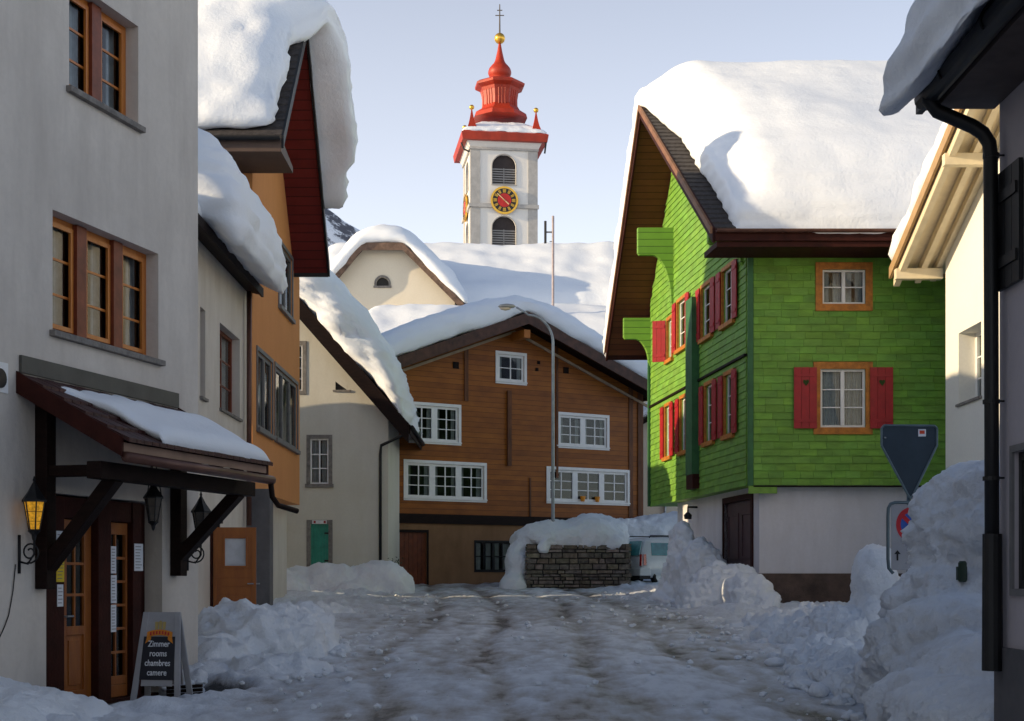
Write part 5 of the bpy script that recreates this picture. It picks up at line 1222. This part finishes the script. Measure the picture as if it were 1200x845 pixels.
# ================================================================ near house at the right edge
NX = 3.6; NF = Frame(3.13, 4.0, 1, 0, I=(0, 1)); nh = empty('near_house', (4.5, 8, 0), 'dark shaded house at the right edge with black gutter and downpipe, snow over its eave', 'house')
WN = Frame(NX, 10.5, 0, -1, I=(1, 0)); nw = [(WN.u(1189), WN.u(1189) + 1.0, WN.z(1190, 690), WN.z(1190, 530), .12), (WN.u(1187) + .25, WN.u(1187) + 1.25, WN.z(1188, 330), WN.z(1188, 200), .12)]
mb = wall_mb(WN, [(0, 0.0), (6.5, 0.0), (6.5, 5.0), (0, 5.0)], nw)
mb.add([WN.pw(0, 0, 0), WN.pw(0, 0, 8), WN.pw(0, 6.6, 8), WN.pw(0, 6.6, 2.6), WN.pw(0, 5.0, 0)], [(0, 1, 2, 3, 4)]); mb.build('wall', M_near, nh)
mb = MB(); WN.box(mb, -.02, 6.5, 0, .98, .0, .035); mb.build('plinth', mat('dark_plinth', (.10, .095, .10), .85), nh)
PN = [(0, 5.22), (5.2, 8.4), (10.5, 5.2)]
rf = roof(NF, PN, 0, 6.85, .12, nh, M_tile, mat('dark_soffit', (.085, .062, .055), .7), M_black, .2, gutter=None)
mb = MB(); mb.hexa([NF.pw(.03, 4.98, 0), NF.pw(.465, 4.98, 0), NF.pw(.465, 4.98, 6.6), NF.pw(.03, 4.98, 6.6), NF.pw(.03, 5.04, 0), NF.pw(.465, 5.04, 0), NF.pw(.465, 5.04, 6.6), NF.pw(.03, 5.04, 6.6)]); mb.build('eave_boarding', mat('dark_brown_boarding', (.085, .062, .055), .7, var=.15, scale=5), rf)
mb = MB(); mb.tube([NF.pw(-.05, 5.05, 0), NF.pw(-.05, 5.05, 6.62)], .078, 14); gt = mb.build('gutter', M_black, rf, True)
mb = MB()
for w in (1.2, 2.6, 4.0, 5.1, 6.0): mb.tube([NF.pw(-.05 - .085 * math.cos(a), 5.05 + .085 * math.sin(a), w) for a in [(-.7 + 3.6 * k / 8) for k in range(9)]], .008, 5)
mb.build('gutter_hook', M_black, gt)
e0 = NF.pw(.0, 4.98, 6.5)
pxp = lambda px, py, Y: Vector(((px - CX) / F * Y, Y, CAM_H + (HZ - py) / F * Y))
mb = MB(); mb.tube([pxp(1087, 103, 10.45), pxp(1089, 118, 10.45), pxp(1098, 130, 10.45), pxp(1140, 148, 10.4), pxp(1152, 156, 10.4), pxp(1159.5, 168, 10.4), pxp(1161, 185, 10.4), pxp(1162, 440, 10.4), pxp(1163, 760, 10.4)], .052, 14)
dp = mb.build('downpipe', M_black, nh, True)
for y in (182, 470, 560): mb = MB(); p = pxp(1161.5, y, 10.4); mb.lathe(p + Vector((0, 0, -.02)), [(.06, 0), (.06, .03)], 14); mb.tube([p, p + Vector((.12, 0, 0))], .008, 5); mb.build('pipe_clamp', M_black, dp)
mb = MB(); mb.lathe(pxp(1163, 770, 10.4), [(.075, -.1), (.07, .9)], 14); mb.build('pipe_shoe', M_black, dp)
mb = MB(); mb.tube([pxp(1100, 100, 10.3), pxp(1128, 103, 10.3)], .012, 6); mb.build('pipe_stay', M_black, dp)
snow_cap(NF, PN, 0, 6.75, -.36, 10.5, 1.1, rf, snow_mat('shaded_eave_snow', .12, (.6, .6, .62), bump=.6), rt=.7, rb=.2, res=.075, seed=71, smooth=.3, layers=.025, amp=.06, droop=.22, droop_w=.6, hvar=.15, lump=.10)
window(WN, nw[0][:4], nh, M_black, M_glass, o=-.03, casing=(M_greyw, .05, .02), room=M_room)
window(WN, nw[1][:4], nh, M_black, M_glass, o=-.03, room=M_room, shutters=(M_black, .45, (-1,)))

# ================================================================ stone terrace wall, snow on it, lamp post, car
SWY = 47.2; s_ = SWY / F; sx0, sx1 = (618 - CX) * s_, (737 - CX) * s_; sz0, sz1 = 1.0, CAM_H + (HZ - 637) * s_
def stone_wall():
    rnd = random.Random(4); mb = MB(); faces = []
    def face(o, d, n, L, depth_rows):
        z = sz0; rows = []
        while z < sz1 - .04:
            h = rnd.uniform(.09, .21); rows.append((z, min(z + h, sz1))); z += h
        for z0, z1 in rows:
            x = -.02
            while x < L:
                w = rnd.uniform(.15, .55); x1 = min(x + w, L + .02); pr = rnd.uniform(.02, .09); g = .008
                t = rnd.uniform(.5, 1.15); tone = (t * rnd.uniform(.95, 1.12), t, t * rnd.uniform(.82, 1.05))
                P = lambda u, zz, oo: Vector(o) + Vector(d) * u + Vector(n) * oo + Vector((0, 0, zz))
                j = [rnd.uniform(-.012, .012) for _ in range(8)]
                a, b, c, e = x + g, x1 - g, z0 + g, z1 - g
                mb.hexa([P(a, c, -.1), P(b, c, -.1), P(b - .015 + j[0], c + .012 + j[4], pr), P(a + .015 + j[1], c + .012 + j[5], pr), P(a, e, -.1), P(b, e, -.1), P(b - .015 + j[2], e - .012 + j[6], pr), P(a + .015 + j[3], e - .012 + j[7], pr)], tone); x = x1
    face((sx0, SWY, 0), (1, 0, 0), (0, -1, 0), sx1 - sx0, 0)
    face((sx0, SWY + 3, 0), (0, -1, 0), (-1, 0, 0), 3.0, 0); face((sx1, SWY, 0), (0, 1, 0), (1, 0, 0), 3.0, 0)
    root = mb.build('stone_wall', mat('field_stone', (.23, .20, .17), .9, var=.3, scale=6, bump=.6, bscale=18, vattr=True))
    tag(root, 'low dark field-stone terrace wall under a thick snow cap', 'stone wall')
    c = MB(); c.box(sx0 + .02, sx1 - .02, SWY + .02, SWY + 3, .9, sz1 - .02); c.build('wall_core', mat('dark_mortar', (.05, .045, .04), .95), root)
    return root
stw = stone_wall()
sn = pile('snow_on_wall', [(1.7, 49.1, sz1 + .15, 1.7, 2.05, .66, 0, 2.3), (2.75, 49.2, sz1 + .2, 1.25, 2.1, .80, 0, 2.3), (3.4, 49.0, sz1 + .0, .55, 1.9, .5, 0, 2.4), (2.6, 51.2, 2.7, .75, 1.2, .8, 0, 2.5), (.85, 49.2, 2.3, .75, 1.6, .95, 0, 3), (.18, 48.2, 1.7, .42, .9, .95, 0, 2.5), (.1, 47.6, 1.1, .45, .7, .6), (7.2, 55.2, 2.75, 3.2, 1.2, 1.2, 0, 3), (4.4, 54.6, 2.5, 2.2, .8, 1.15, 0, 3), (1.05, 47.15, 2.38, .28, .22, .22, 0, 2.2)],
     M_pile, 'deep smooth snow heaped on the stone wall and spilling round its left end', voxel=.08, amp=.13, freq=1.0, chunk=.06, seed=3)
def lamp_post():
    x, y = (648 - CX) * 48 / F, 48.0; z = lambda py: CAM_H + (HZ - py) / F * y; q = y / F
    root = empty('street_lamp', (x, y, 2.2), 'tall galvanised street lamp with curved arm rising from the snow-capped wall', 'street lamp')
    pts = [(x, y, 1.3)] + [(x, y, z(612 - i * 20)) for i in range(10)]
    for a in range(0, 95, 8): pts.append((x - (1 - math.cos(R(a))) * 30 * q, y, z(402) + math.sin(R(a)) * 33 * q))
    ex = pts[-1][0]
    pts = [p for p in pts if p[2] <= z(368)] + [(x - 32 * q, y, z(366.5)), ((605 - CX) * q, y, z(360))]
    b = MB(); n = len(pts); b.tube(pts, [.062 - .03 * i / n for i in range(n)], 12); b.build('pole', mat('weathered_zinc', (.34, .37, .40), .45, var=.15, metal=.4), root, True)
    hb = MB(); c = Vector(((594 - CX) * q, y, z(359))); hb.lathe(c, [(.01, -.07), (.09, -.05), (.12, .0), (.09, .06), (.02, .09)], 14, 0, 2.6, 1.0); h = hb.build('lamp_head', mat('lamp_housing', (.42, .40, .37), .4, metal=.4), root, True)
    gb = MB(); gb.lathe(c + Vector((-.05, 0, -.03)), [(.01, -.11), (.07, -.08), (.095, -.02)], 14, 0, 2.2, 1.0); gb.build('lamp_glass', mat('lamp_diffuser', (.75, .6, .45), .3), h, True)
lamp_post()
def antenna():
    x, y = (648.5 - CX) * 61 / F, 61.5; q = y / F; z = lambda py: CAM_H + (HZ - py) * q
    root = empty('antenna_mast', (x, y, 10.9), 'thin aerial mast with short crossbar standing on the snowy roof behind the timber house', 'antenna')
    b = MB(); b.tube([(x, y, 10.6), (x, y, z(253))], .055, 8); b.build('mast', mat('pink_grey_pipe', (.42, .34, .33), .5), root)
    b = MB(); b.beam((x, y, z(272)), (x - 9 * q, y, z(272)), .06, .06); b.tube([(x, y, z(283)), (x - 4 * q, y, z(283))], .02, 6); b.build('crossbar', M_greyw, root)
    b = MB(); b.tube([(x - 9 * q, y, z(259)), (x - 9 * q, y, z(285))], .055, 8); b.build('aerial_rod', M_black, root)
antenna()
def car():
    th = R(30); C0 = Vector(((754 - CX) / F * 49.0, 49.0, 0)); zb = ground_z(0, 49) + .02
    h = Vector((math.cos(th), math.sin(th), 0)); lf = Vector((-math.sin(th), math.cos(th), 0)); W_ = 1.68
    root = empty('parked_car', tuple(C0 + h * 2 + Vector((0, 0, zb))), 'white estate car parked behind the stone wall, half hidden by the snow heap', 'car')
    P = lambda l, w, z: C0 + h * l + lf * w + Vector((0, 0, zb + z))
    M_body = mat('white_car_paint', (.72, .74, .75), .3, var=.03, coat=.5); M_tyre = mat('tyre_rubber', (.015, .015, .015), .8); M_cg = mat('tinted_car_glass', (.05, .24, .24), .08, var=.2, spec=.9); M_tl = mat('tail_light_red', (.50, .01, .01), .2, coat=.5); M_blk = mat('black_trim', (.02, .02, .022), .6)
    sec = [  # l, half-width at belt, belt z, roof half-width, roof z, bottom z
        (-.04, .80, .95, .68, 1.00, .38), (.07, .83, .98, .72, 1.30, .34), (.22, .84, .98, .66, 1.60, .30), (.5, .84, .98, .66, 1.66, .26), (1.2, .84, .98, .66, 1.69, .24), (2.2, .84, .96, .66, 1.66, .24), (2.75, .84, .95, .64, 1.52, .24), (3.3, .83, .94, .62, 1.04, .24), (3.9, .80, .88, .60, .92, .26), (4.25, .70, .70, .55, .78, .30)]
    vs, fs = [], []
    for l, hb, bz__, hr, rz, bo in sec:
        ring = [(-hb * .92, bo), (-hb, bo + .15), (-hb, .60), (-hb, bz__), (-hr, rz - .06), (-hr + .12, rz), (0, rz + .015), (hr - .12, rz), (hr, rz - .06), (hb, bz__), (hb, .60), (hb, bo + .15), (hb * .92, bo)]
        vs += [P(l, W_ / 2 + w, z) for w, z in ring]
    K = 13
    for i in range(len(sec) - 1):
        for k in range(K - 1): fs.append((i * K + k, i * K + k + 1, (i + 1) * K + k + 1, (i + 1) * K + k))
        fs.append((i * K + K - 1, i * K, (i + 1) * K, (i + 1) * K + K - 1))
    fs += [tuple(range(K - 1, -1, -1)), tuple((len(sec) - 1) * K + k for k in range(K))]
    b = MB(); b.add(vs, fs); body = b.build('body', M_body, root, True)
    body.modifiers.new('b', 'BEVEL').width = .02; 
    def q(name, pts, m, t=.012, parent=body):
        p = [P(*a) for a in pts]; n = (p[1] - p[0]).cross(p[2] - p[0]).normalized(); c = sum(p, Vector()) / len(p); cen = P(1.8, .84, .9)
        if n.dot(c - cen) < 0: n = -n
        b = MB(); b.prism([x + n * .004 for x in p], n * t); return b.build(name, m, parent)
    side = lambda z: .0 + (W_ / 2 - .84) - (0) + max(0, (z - .98)) / .62 * .18
    q('rear_window', [(-.06, .14, 1.03), (-.06, W_ - .14, 1.03), (.13, W_ - .24, 1.54), (.13, .24, 1.54)], M_cg, .03)
    for a0, a1, b0, b1 in ((.36, 1.15, .42, 1.2), (1.28, 2.05, 1.33, 2.0), (2.15, 2.95, 2.12, 2.6)):
        q('side_window', [(a0, side(1.02) - .0, 1.04), (a1, side(1.02), 1.04), (b1, side(1.5), 1.48), (b0, side(1.5), 1.48)], M_cg)
    for w0, w1 in ((-.01, .13), (W_ - .13, W_ + .01)): q('tail_light', [(-.045, w0 + .02, .68), (-.045, w1, .68), (-.02, w1, 1.08), (-.02, w0 + .03, 1.08)], M_tl, .03)
    q('tail_light', [(.0, -.005, .70), (.12, -.005, .70), (.10, -.0, 1.08), (.0, .0, 1.08)], M_tl, .02)
    b = MB(); b.hexa([P(-.14, .02, .34), P(.3, -.02, .34), P(.3, W_ + .02, .34), P(-.14, W_ - .02, .34), P(-.12, .02, .62), P(.3, -.02, .62), P(.3, W_ + .02, .62), P(-.12, W_ - .02, .62)]); b.build('bumper', M_body, body, bevel=.03)
    b = MB(); b.hexa([P(-.10, .06, .22), P(.3, .0, .22), P(.3, W_, .22), P(-.10, W_ - .06, .22), P(-.12, .06, .335), P(.3, .0, .335), P(.3, W_, .335), P(-.12, W_ - .06, .335)]); b.build('underbody', M_blk, body)
    q('number_plate', [(-.05, .62, .76), (-.05, 1.08, .76), (-.045, 1.08, .88), (-.045, .62, .88)], M_white, .02)
    for w in (.22, W_ - .22): b = MB(); b.tube([P(.4, w, 1.66), P(.45, w, 1.735), P(2.2, w, 1.74), P(2.3, w, 1.66)], .02, 8); b.build('roof_rail', M_blk, body, True)
    for l in (.75, 3.35):
        for w, s in ((.02, 1), (W_ - .02, -1)):
            b = MB(); c = P(l, w, .32); vs = []; prof = [(.20, -.0), (.30, -.02), (.32, .02), (.32, .18), (.2, .2)]; K2 = 24
            for r, o in prof: vs += [c + h * r * math.cos(6.28318 * k / K2) + Vector((0, 0, r * math.sin(6.28318 * k / K2))) + lf * (o * s) for k in range(K2)]
            fs = [(i * K2 + k, i * K2 + (k + 1) % K2, (i + 1) * K2 + (k + 1) % K2, (i + 1) * K2 + k) for i in range(4) for k in range(K2)]
            b.add(vs, fs); wl_ = b.build('wheel', M_tyre, root, True)
            b = MB(); vs = [c + lf * (.01 * s)] + [c + h * .2 * math.cos(6.28318 * k / K2) + Vector((0, 0, .2 * math.sin(6.28318 * k / K2))) for k in range(K2)]
            b.add(vs, [(0, k + 1, (k + 1) % K2 + 1) for k in range(K2)]); b.build('rim', M_galv, wl_)
car()

# ================================================================ sandwich board, signs
def board():
    base = IF.pt(IF.u(186), .02, .95); base = Vector(((190 - CX) / F * 16.05, 16.05, .05))
    d = Vector((.985, -.17, 0)).normalized(); nrm = Vector((d.y, -d.x, 0)); W_, Hh = .47, 1.06; lean = .20
    root = empty('sandwich_board', tuple(base), 'grey wooden sandwich board with black panel advertising rooms, standing at the inn door', 'sandwich board')
    mt = mat('grey_board_paint', (.36, .36, .38), .6, var=.1); mk = mat('blackboard', (.016, .017, .026), .6, var=.2)
    for s in (1, -1):
        up = Vector((0, 0, Hh)) - nrm * (lean * s); up.normalize(); n = d.cross(up) * s
        o = base + nrm * (lean * s) 
        P = lambda a, z, t: o + d * a + up * z + n * t
        def bx(mb, a0, a1, z0, z1, t0, t1): mb.hexa([P(a0, z0, t0), P(a1, z0, t0), P(a1, z0, t1), P(a0, z0, t1), P(a0, z1, t0), P(a1, z1, t0), P(a1, z1, t1), P(a0, z1, t1)])
        mb = MB(); fl = .10
        for sgn in (-1, 1):
            mb.hexa([P(sgn * (W_ / 2 + .03) - .035, 0, -.012), P(sgn * (W_ / 2 + .03) + .035, 0, -.012), P(sgn * (W_ / 2 + .03) + .035, 0, .012), P(sgn * (W_ / 2 + .03) - .035, 0, .012), P(sgn * (W_ / 2 - .05) - .035, Hh, -.012), P(sgn * (W_ / 2 - .05) + .035, Hh, -.012), P(sgn * (W_ / 2 - .05) + .035, Hh, .012), P(sgn * (W_ / 2 - .05) - .035, Hh, .012)])
        bx(mb, -W_ / 2 + .05, W_ / 2 - .05, .22, Hh + .0, -.008, .006); mb.build('board_frame', mt, root, bevel=.004)
        if s == 1:
            mb = MB(); zt0, zb0_ = .78, .29
            mb.prism([P(-.205, zb0_, .013), P(.205, zb0_, .013), P(.185, zt0, .013), P(-.185, zt0, .013)], n * .004); pn = mb.build('black_panel', mk, root)
            mw_ = mat('white_lettering', (.72, .74, .78), .6)
            for k, t in enumerate(('Zimmer', 'rooms', 'chambres', 'camere')): text_mesh(t, .098, P(0, .665 - k * .108, .019), d, up, mw_, 'lettering', pn, sx=.80)
            # emblem: ribbon with small crown-like crest
            mb = MB(); K = 14
            for k in range(K):
                x0, x1 = -.15 + .3 * k / K, -.15 + .3 * (k + 1) / K; f = lambda x: .80 + .03 * (1 - (x / .15) ** 2) 
                mb.prism([P(x0, f(x0) - .035, .014), P(x1, f(x1) - .035, .014), P(x1, f(x1) + .03, .014), P(x0, f(x0) + .03, .014)], n * .006)
            for q in (-1, 1): mb.prism([P(q * .15, .765, .0135), P(q * .165, .70, .0135), P(q * .10, .745, .0135), P(q * .10, .78, .0135)], n * .004)
            em = mb.build('emblem', mat('orange_ribbon', (.75, .26, .02), .5), root)
            mb = MB()
            for k in range(7): x = -.105 + .035 * k; z = .795 + .03 * (1 - (x / .15) ** 2) ; mb.prism([P(x - .010, z - .018, .021), P(x + .010, z - .018, .021), P(x + .010, z + .018, .021), P(x - .010, z + .018, .021)], n * .002)
            mb.build('emblem_mark', mat('emblem_red', (.55, .03, .03), .5), em)
            mb = MB()
            for x in (-.045, 0, .045): mb.prism([P(x - .016, .865, .014), P(x + .016, .865, .014), P(x + .02, .945, .014), P(x, .965 if x == 0 else .95, .014), P(x - .02, .945, .014)], n * .004)
            mb.build('crest', mat('pale_gold_print', (.48, .36, .13), .6), em)
    return base
bb_ = board()
# flower box / basket remnants behind the board
mb = MB()
for k in range(4): mb.beam(bb_ + Vector((-.02, .3, .03 + .045 * k)), bb_ + Vector((.38, .34, .05 + .045 * k)), .09, .035)
tag(mb.build('wood_bundle', M_dark), 'small stack of dark wooden slats on the ground behind the sandwich board', 'wood')

def yield_sign():
    Y = 20.0; q = Y / F; P = lambda px, py, dy=0: Vector(((px - CX) * q, Y + dy, CAM_H + (HZ - py) * q))
    root = empty('road_sign', tuple(P(1066, 700)), 'dark grey back of a triangular give-way sign above the snow bank', 'road sign')
    mb = MB(); pl = [P(1036, 498.5), P(1095, 499), P(1098, 502), P(1098, 522), P(1070, 580), P(1067, 584), P(1064, 580), P(1033, 522), P(1033, 502)]
    mb.prism(pl, Vector((0, .02, 0))); sg = mb.build('sign_plate', mat('dark_sign_back', (.035, .055, .075), .45, var=.1, metal=.3), root)
    rm = MB(); n = len(pl)
    for i in range(n): rm.tube([pl[i] + Vector((0, -.004, 0)), pl[(i + 1) % n] + Vector((0, -.004, 0))], .016, 6)
    rm.build('rim', mat('blue_grey_rim', (.13, .18, .20), .45, metal=.3), sg)
    st = MB(); st.prism([P(1076, 503, -.004), P(1085, 503, -.004), P(1085, 511.5, -.004), P(1076, 511.5, -.004)], Vector((0, -.003, 0))); s1 = st.build('sticker', M_paper, sg)
    st = MB(); st.prism([P(1077.5, 504.5, -.008), P(1083.5, 504.5, -.008), P(1083.5, 508.5, -.008), P(1077.5, 508.5, -.008)], Vector((0, -.002, 0))); st.build('sticker_mark', mat('sticker_red', (.6, .06, .02), .5), s1)
    br = MB(); br.beam(P(1036, 513, -.02), P(1038, 513, -.02), .02, .02); br.build('clip', M_galv, sg)
    po = MB(); po.tube([P(1066.5, 575, .06), P(1066.5, 760, .06)], .032, 12); po.build('pole', mat('blue_grey_pole', (.13, .18, .20), .4, metal=.4), root, True)
    r2 = empty('no_parking_sign', tuple(P(1060, 700, -.1)), 'no-parking panel with red and blue disc, in bent tube frame below the dark triangle', 'road sign')
    yy = -.12
    fb = MB(); fb.tube([P(1068, 589.5, yy), P(1046, 589.5, yy), P(1041, 591, yy), P(1038.5, 596, yy), P(1038, 606, yy), P(1038, 655, yy), P(1039, 666, yy), P(1044, 672, yy)], .024, 10); fb.build('tube_frame', mat('blue_grey_tube', (.11, .15, .17), .4, metal=.4), r2, True)
    pb = MB(); pb.prism([P(1042, 592, yy), P(1080, 592, yy), P(1080, 668, yy), P(1042, 668, yy)], Vector((0, .012, 0))); pn = pb.build('panel', mat('pale_grey_panel', (.34, .34, .36), .5, var=.06), r2)
    c = P(1065, 615, yy - .003); r = 18.5 * q
    def disc(r0, r1, t, m, name):
        b = MB(); K = 40; vs = []
        for k in range(K):
            a = 6.28318 * k / K
            for rr in (r0, r1): vs.append(c + Vector((rr * math.cos(a) * .95, -t, rr * math.sin(a) * 1.08)))
        b.add(vs, [(k * 2, k * 2 + 1, ((k + 1) % K) * 2 + 1, ((k + 1) % K) * 2) for k in range(K)]); return b.build(name, m, pn)
    mr = mat('sign_red', (.52, .02, .03), .45); disc(r * .7, r, .0, mr, 'red_ring'); disc(.001, r * .7, .001, mat('sign_blue', (.03, .10, .42), .45), 'blue_disc')
    b = MB(); b.beam(c + Vector((-r * .62, -.004, r * .62)), c + Vector((r * .62, -.004, -r * .62)), .003, r * .26, up=(1, 0, 1)); b.build('red_bar', mr, pn)
    b = MB(); a0 = P(1049, 652, yy - .004); b.prism([a0 + Vector((-.012, 0, -.06)), a0 + Vector((.012, 0, -.06)), a0 + Vector((.012, 0, .03)), a0 + Vector((.045, 0, .03)), a0 + Vector((0, 0, .085)), a0 + Vector((-.045, 0, .03)), a0 + Vector((-.012, 0, .03))], Vector((0, -.002, 0))); b.build('arrow', M_black, pn)
yield_sign()

# ================================================================ ploughed snow
def X(px, Y): return (px - CX) / F * Y
def Z(py, Y): return CAM_H + (HZ - py) / F * Y
# tall bank at the right
pile('snow_bank', [(X(1160, 16.5), 16.8, Z(615, 16.5) - .15, .58, .9, .75, 0, 2.8), (X(1175, 15.5), 16.0, Z(640, 15.5), .7, 1.2, .95, 0, 3), (X(1126, 16), 16.3, Z(685, 16) - .15, .33, .7, .45, 0, 3),
                   (X(1135, 15.5), 15.8, .75, .62, 1.1, .9, 0, 4), (X(1085, 14.8), 15.0, .4, .38, .8, .62, 15, 3.5), (X(1130, 14.5), 14.6, .5, .70, 1.0, .82, 20, 2.6), (X(1170, 13.2), 13.6, .30, .75, 1.3, .66, 0, 2.6), (X(1165, 12), 11.9, .2, .8, 1.3, .46, 10, 2.5), (X(1215, 12), 12.4, .3, .6, 1.6, .7, 0, 2.5), (X(1088, 13), 13.2, 0.05, .4, .9, .6, 0, 2.4)],
     M_dirty, 'tall cut snow bank at the right edge, smooth on top and dirty on its face', 'snow bank', voxel=.04, amp=.15, freq=1.9, chunk=.15, clods=160, cs=(.03, .11), seed=1, clod_zone=[(X(1060, 13), 13.0, .5, 1.6), (X(1050, 14.5), 14.5, .6, 1.5), (X(1120, 11.5), 11.3, .8, .7)], flat=.8)
pile('snow_block', [(X(1030, 22), 22.3, Z(685, 22), .30, .6, .62, 0, 3), (X(1026, 22), 22.2, .7, .32, .7, .6, 0, 3), (X(1062, 22), 22.9, .8, .45, .8, .72, 0, 3), (X(1040, 21.5), 22.0, .3, .5, .8, .5)],
     M_pile, 'upright snow block behind the no-parking sign, left of the tall bank', voxel=.06, amp=.08, chunk=.05, seed=2)
pile('snow_rubble', [(X(955, 24), 24.2, .35, .95, 1.3, .52, 0, 2.2), (X(995, 22), 22.4, .35, .7, 1.3, .62, 0, 2.2), (X(985, 19), 19.4, .15, .6, 1.6, .42, 0, 2.2), (X(1020, 16.5), 17, .05, .55, 1.6, .45, 0, 2.2), (X(925, 27), 27.4, .45, .8, 1.0, .28, 0, 2.2), (X(960, 27), 27.6, .45, .7, 1.0, .45)],
     M_pile, 'low heap of broken snow lumps between the road and the tall right bank', voxel=.05, amp=.16, freq=2.2, chunk=.15, clods=430, cs=(.04, .17), seed=5)
pile('snow_heap', [(X(800, 38), 38.2, 1.5, .36, .7, 1.42, 0, 2.7), (X(822, 37.5), 37.6, 1.2, .62, .8, 1.25, 0, 2.7), (X(795, 38.2), 38.6, 1.0, .42, .9, .9, 0, 2.6), (X(850, 35), 35.2, .95, .85, .8, .9, 0, 2.5), (X(876, 34), 34.0, .8, .55, .8, .72, 0, 2.5), (X(782, 38), 38.6, .8, .42, .9, .33), (X(895, 33.5), 33.5, .7, .32, .6, .42, 0, 2.4), (X(830, 35), 35.2, .8, .8, .9, .6)],
     M_pile, 'tall pointed snow heap beside the green house, its left half shading the car', voxel=.055, amp=.15, freq=1.6, chunk=.10, clods=120, cs=(.04, .14), seed=6)
pile('snow_heap', [(X(290, 21), 21.6, .28, 1.1, 1.4, .78, 0, 2.5), (X(330, 22), 22.6, .3, .8, 1.2, .66, 0, 2.3), (X(250, 19.5), 20.0, .1, .55, 1.3, .55, 0, 2.3), (X(235, 18.6), 18.2, .05, .35, .9, .30), (X(310, 19), 19.0, .0, .8, 1.0, .42)],
     M_pile, 'big broken snow heap left of the road, in front of the larch door', voxel=.05, amp=.15, freq=1.7, chunk=.11, clods=220, cs=(.04, .13), seed=7)
pile('snow_heap', [(X(28, 13.4), 13.5, .0, .85, .9, .36, 10, 2.3), (X(-20, 13), 13.2, .1, .8, 1.0, .42), (X(75, 13.4), 13.3, -.08, .45, .5, .2)],
     M_pile, 'small low snow heap in the bottom left corner, by the inn wall', voxel=.04, amp=.07, freq=2, chunk=.05, clods=50, cs=(.02, .07), seed=8)
pile('snow_heap', [(X(352, 43), 43.5, 1.15, .8, 1.0, .62, 0, 2.5), (X(385, 43), 43.4, 1.1, 1.0, 1.0, .78, 0, 2.3), (X(440, 43.5), 43.8, 1.1, 1.1, 1.1, .86, 0, 2.3), (X(325, 42), 42.6, 1.0, .9, 1.0, .68), (X(410, 43), 43.2, 1.0, 1.2, 1.0, .5)],
     M_pile, 'long low snow heap in front of the cottage with the green door', voxel=.07, amp=.12, freq=1.3, chunk=.06, clods=60, cs=(.05, .15), seed=9)
pile('snow_heap', [(X(360, 31), 31.5, .55, 1.0, .8, .32, 0, 2.2), (X(330, 29), 29.5, .5, .7, 1.0, .35, 0, 2.2)],
     M_pile, 'knee-high snow ridge beside the grey pillar of the orange house', voxel=.055, amp=.12, freq=1.8, chunk=.08, clods=120, cs=(.04, .13), seed=10)
def crumbs():
    rnd = random.Random(11); bm = bmesh.new()
    for _ in range(520):
        y = 9 + 34 * rnd.random() ** 1.5; side = rnd.choice((-1, 1, 1)); c = .9 - .035 * (y - 14); x = c + side * (3.1 + rnd.gauss(0, .55)) if rnd.random() < .75 else c + rnd.uniform(-3, 3)
        if x < -3.6 and y < 19: continue
        s = rnd.uniform(.012, .055) * (1.3 if y > 20 else 1); r = bmesh.ops.create_icosphere(bm, subdivisions=1, radius=s); o = Vector((x, y, ground_z(x, y) + .03 + s * .3))
        for v in r['verts']: v.co = v.co * (1 + .5 * noise.noise(v.co * (2.5 / s) + o)) ; v.co.z *= .7; v.co += o
    me = bpy.data.meshes.new('loose_snow'); bm.to_mesh(me); bm.free(); me.materials.append(M_pile)
    o = link_mesh('loose_snow', me, None, False); tag(o, 'loose crumbs of snow scattered along the road edges', 'loose snow', kind='stuff')
crumbs()
# small shrub by the cottage corner
def shrub():
    rnd = random.Random(3); c = Vector((X(459, 45), 45.2, 1.25)); vs, fs = [], []
    for _ in range(500):
        p = c + Vector((rnd.gauss(0, .16), rnd.gauss(0, .16), abs(rnd.gauss(.3, .2)))); a = Vector((rnd.uniform(-1, 1), rnd.uniform(-1, 1), rnd.uniform(-1, 1))).normalized() * .05; b = a.orthogonal().normalized() * .025
        k = len(vs); vs += [p - a, p + b, p + a, p - b]; fs.append((k, k + 1, k + 2, k + 3))
    mb = MB(); mb.add(vs, fs); r = mb.build('shrub', mat('dark_shrub_leaf', (.035, .045, .02), .7)); tag(r, 'small dark shrub at the foot of the cottage drainpipe', 'shrub')
    st = MB(); [st.tube([c, c + Vector((dx, dy, .5))], [.02, .006], 5) for dx, dy in ((.1, 0), (-.12, .05), (0, -.1))]; st.build('stem', M_dark, r)
shrub()
mb = MB(); p = Vector((X(1124.5, 15), 14.9, Z(682, 15))); mb.lathe(p, [(.03, 0), (.045, .01), (.045, .2), (.03, .22)], 12); mb.box(p.x - .05, p.x + .05, p.y + .0, p.y + .06, p.z + .02, p.z + .16)
tag(mb.build('marker_post', mat('dark_green_plastic', (.01, .03, .015), .5)), 'dark green marker post sticking out of the tall right snow bank', 'marker post')
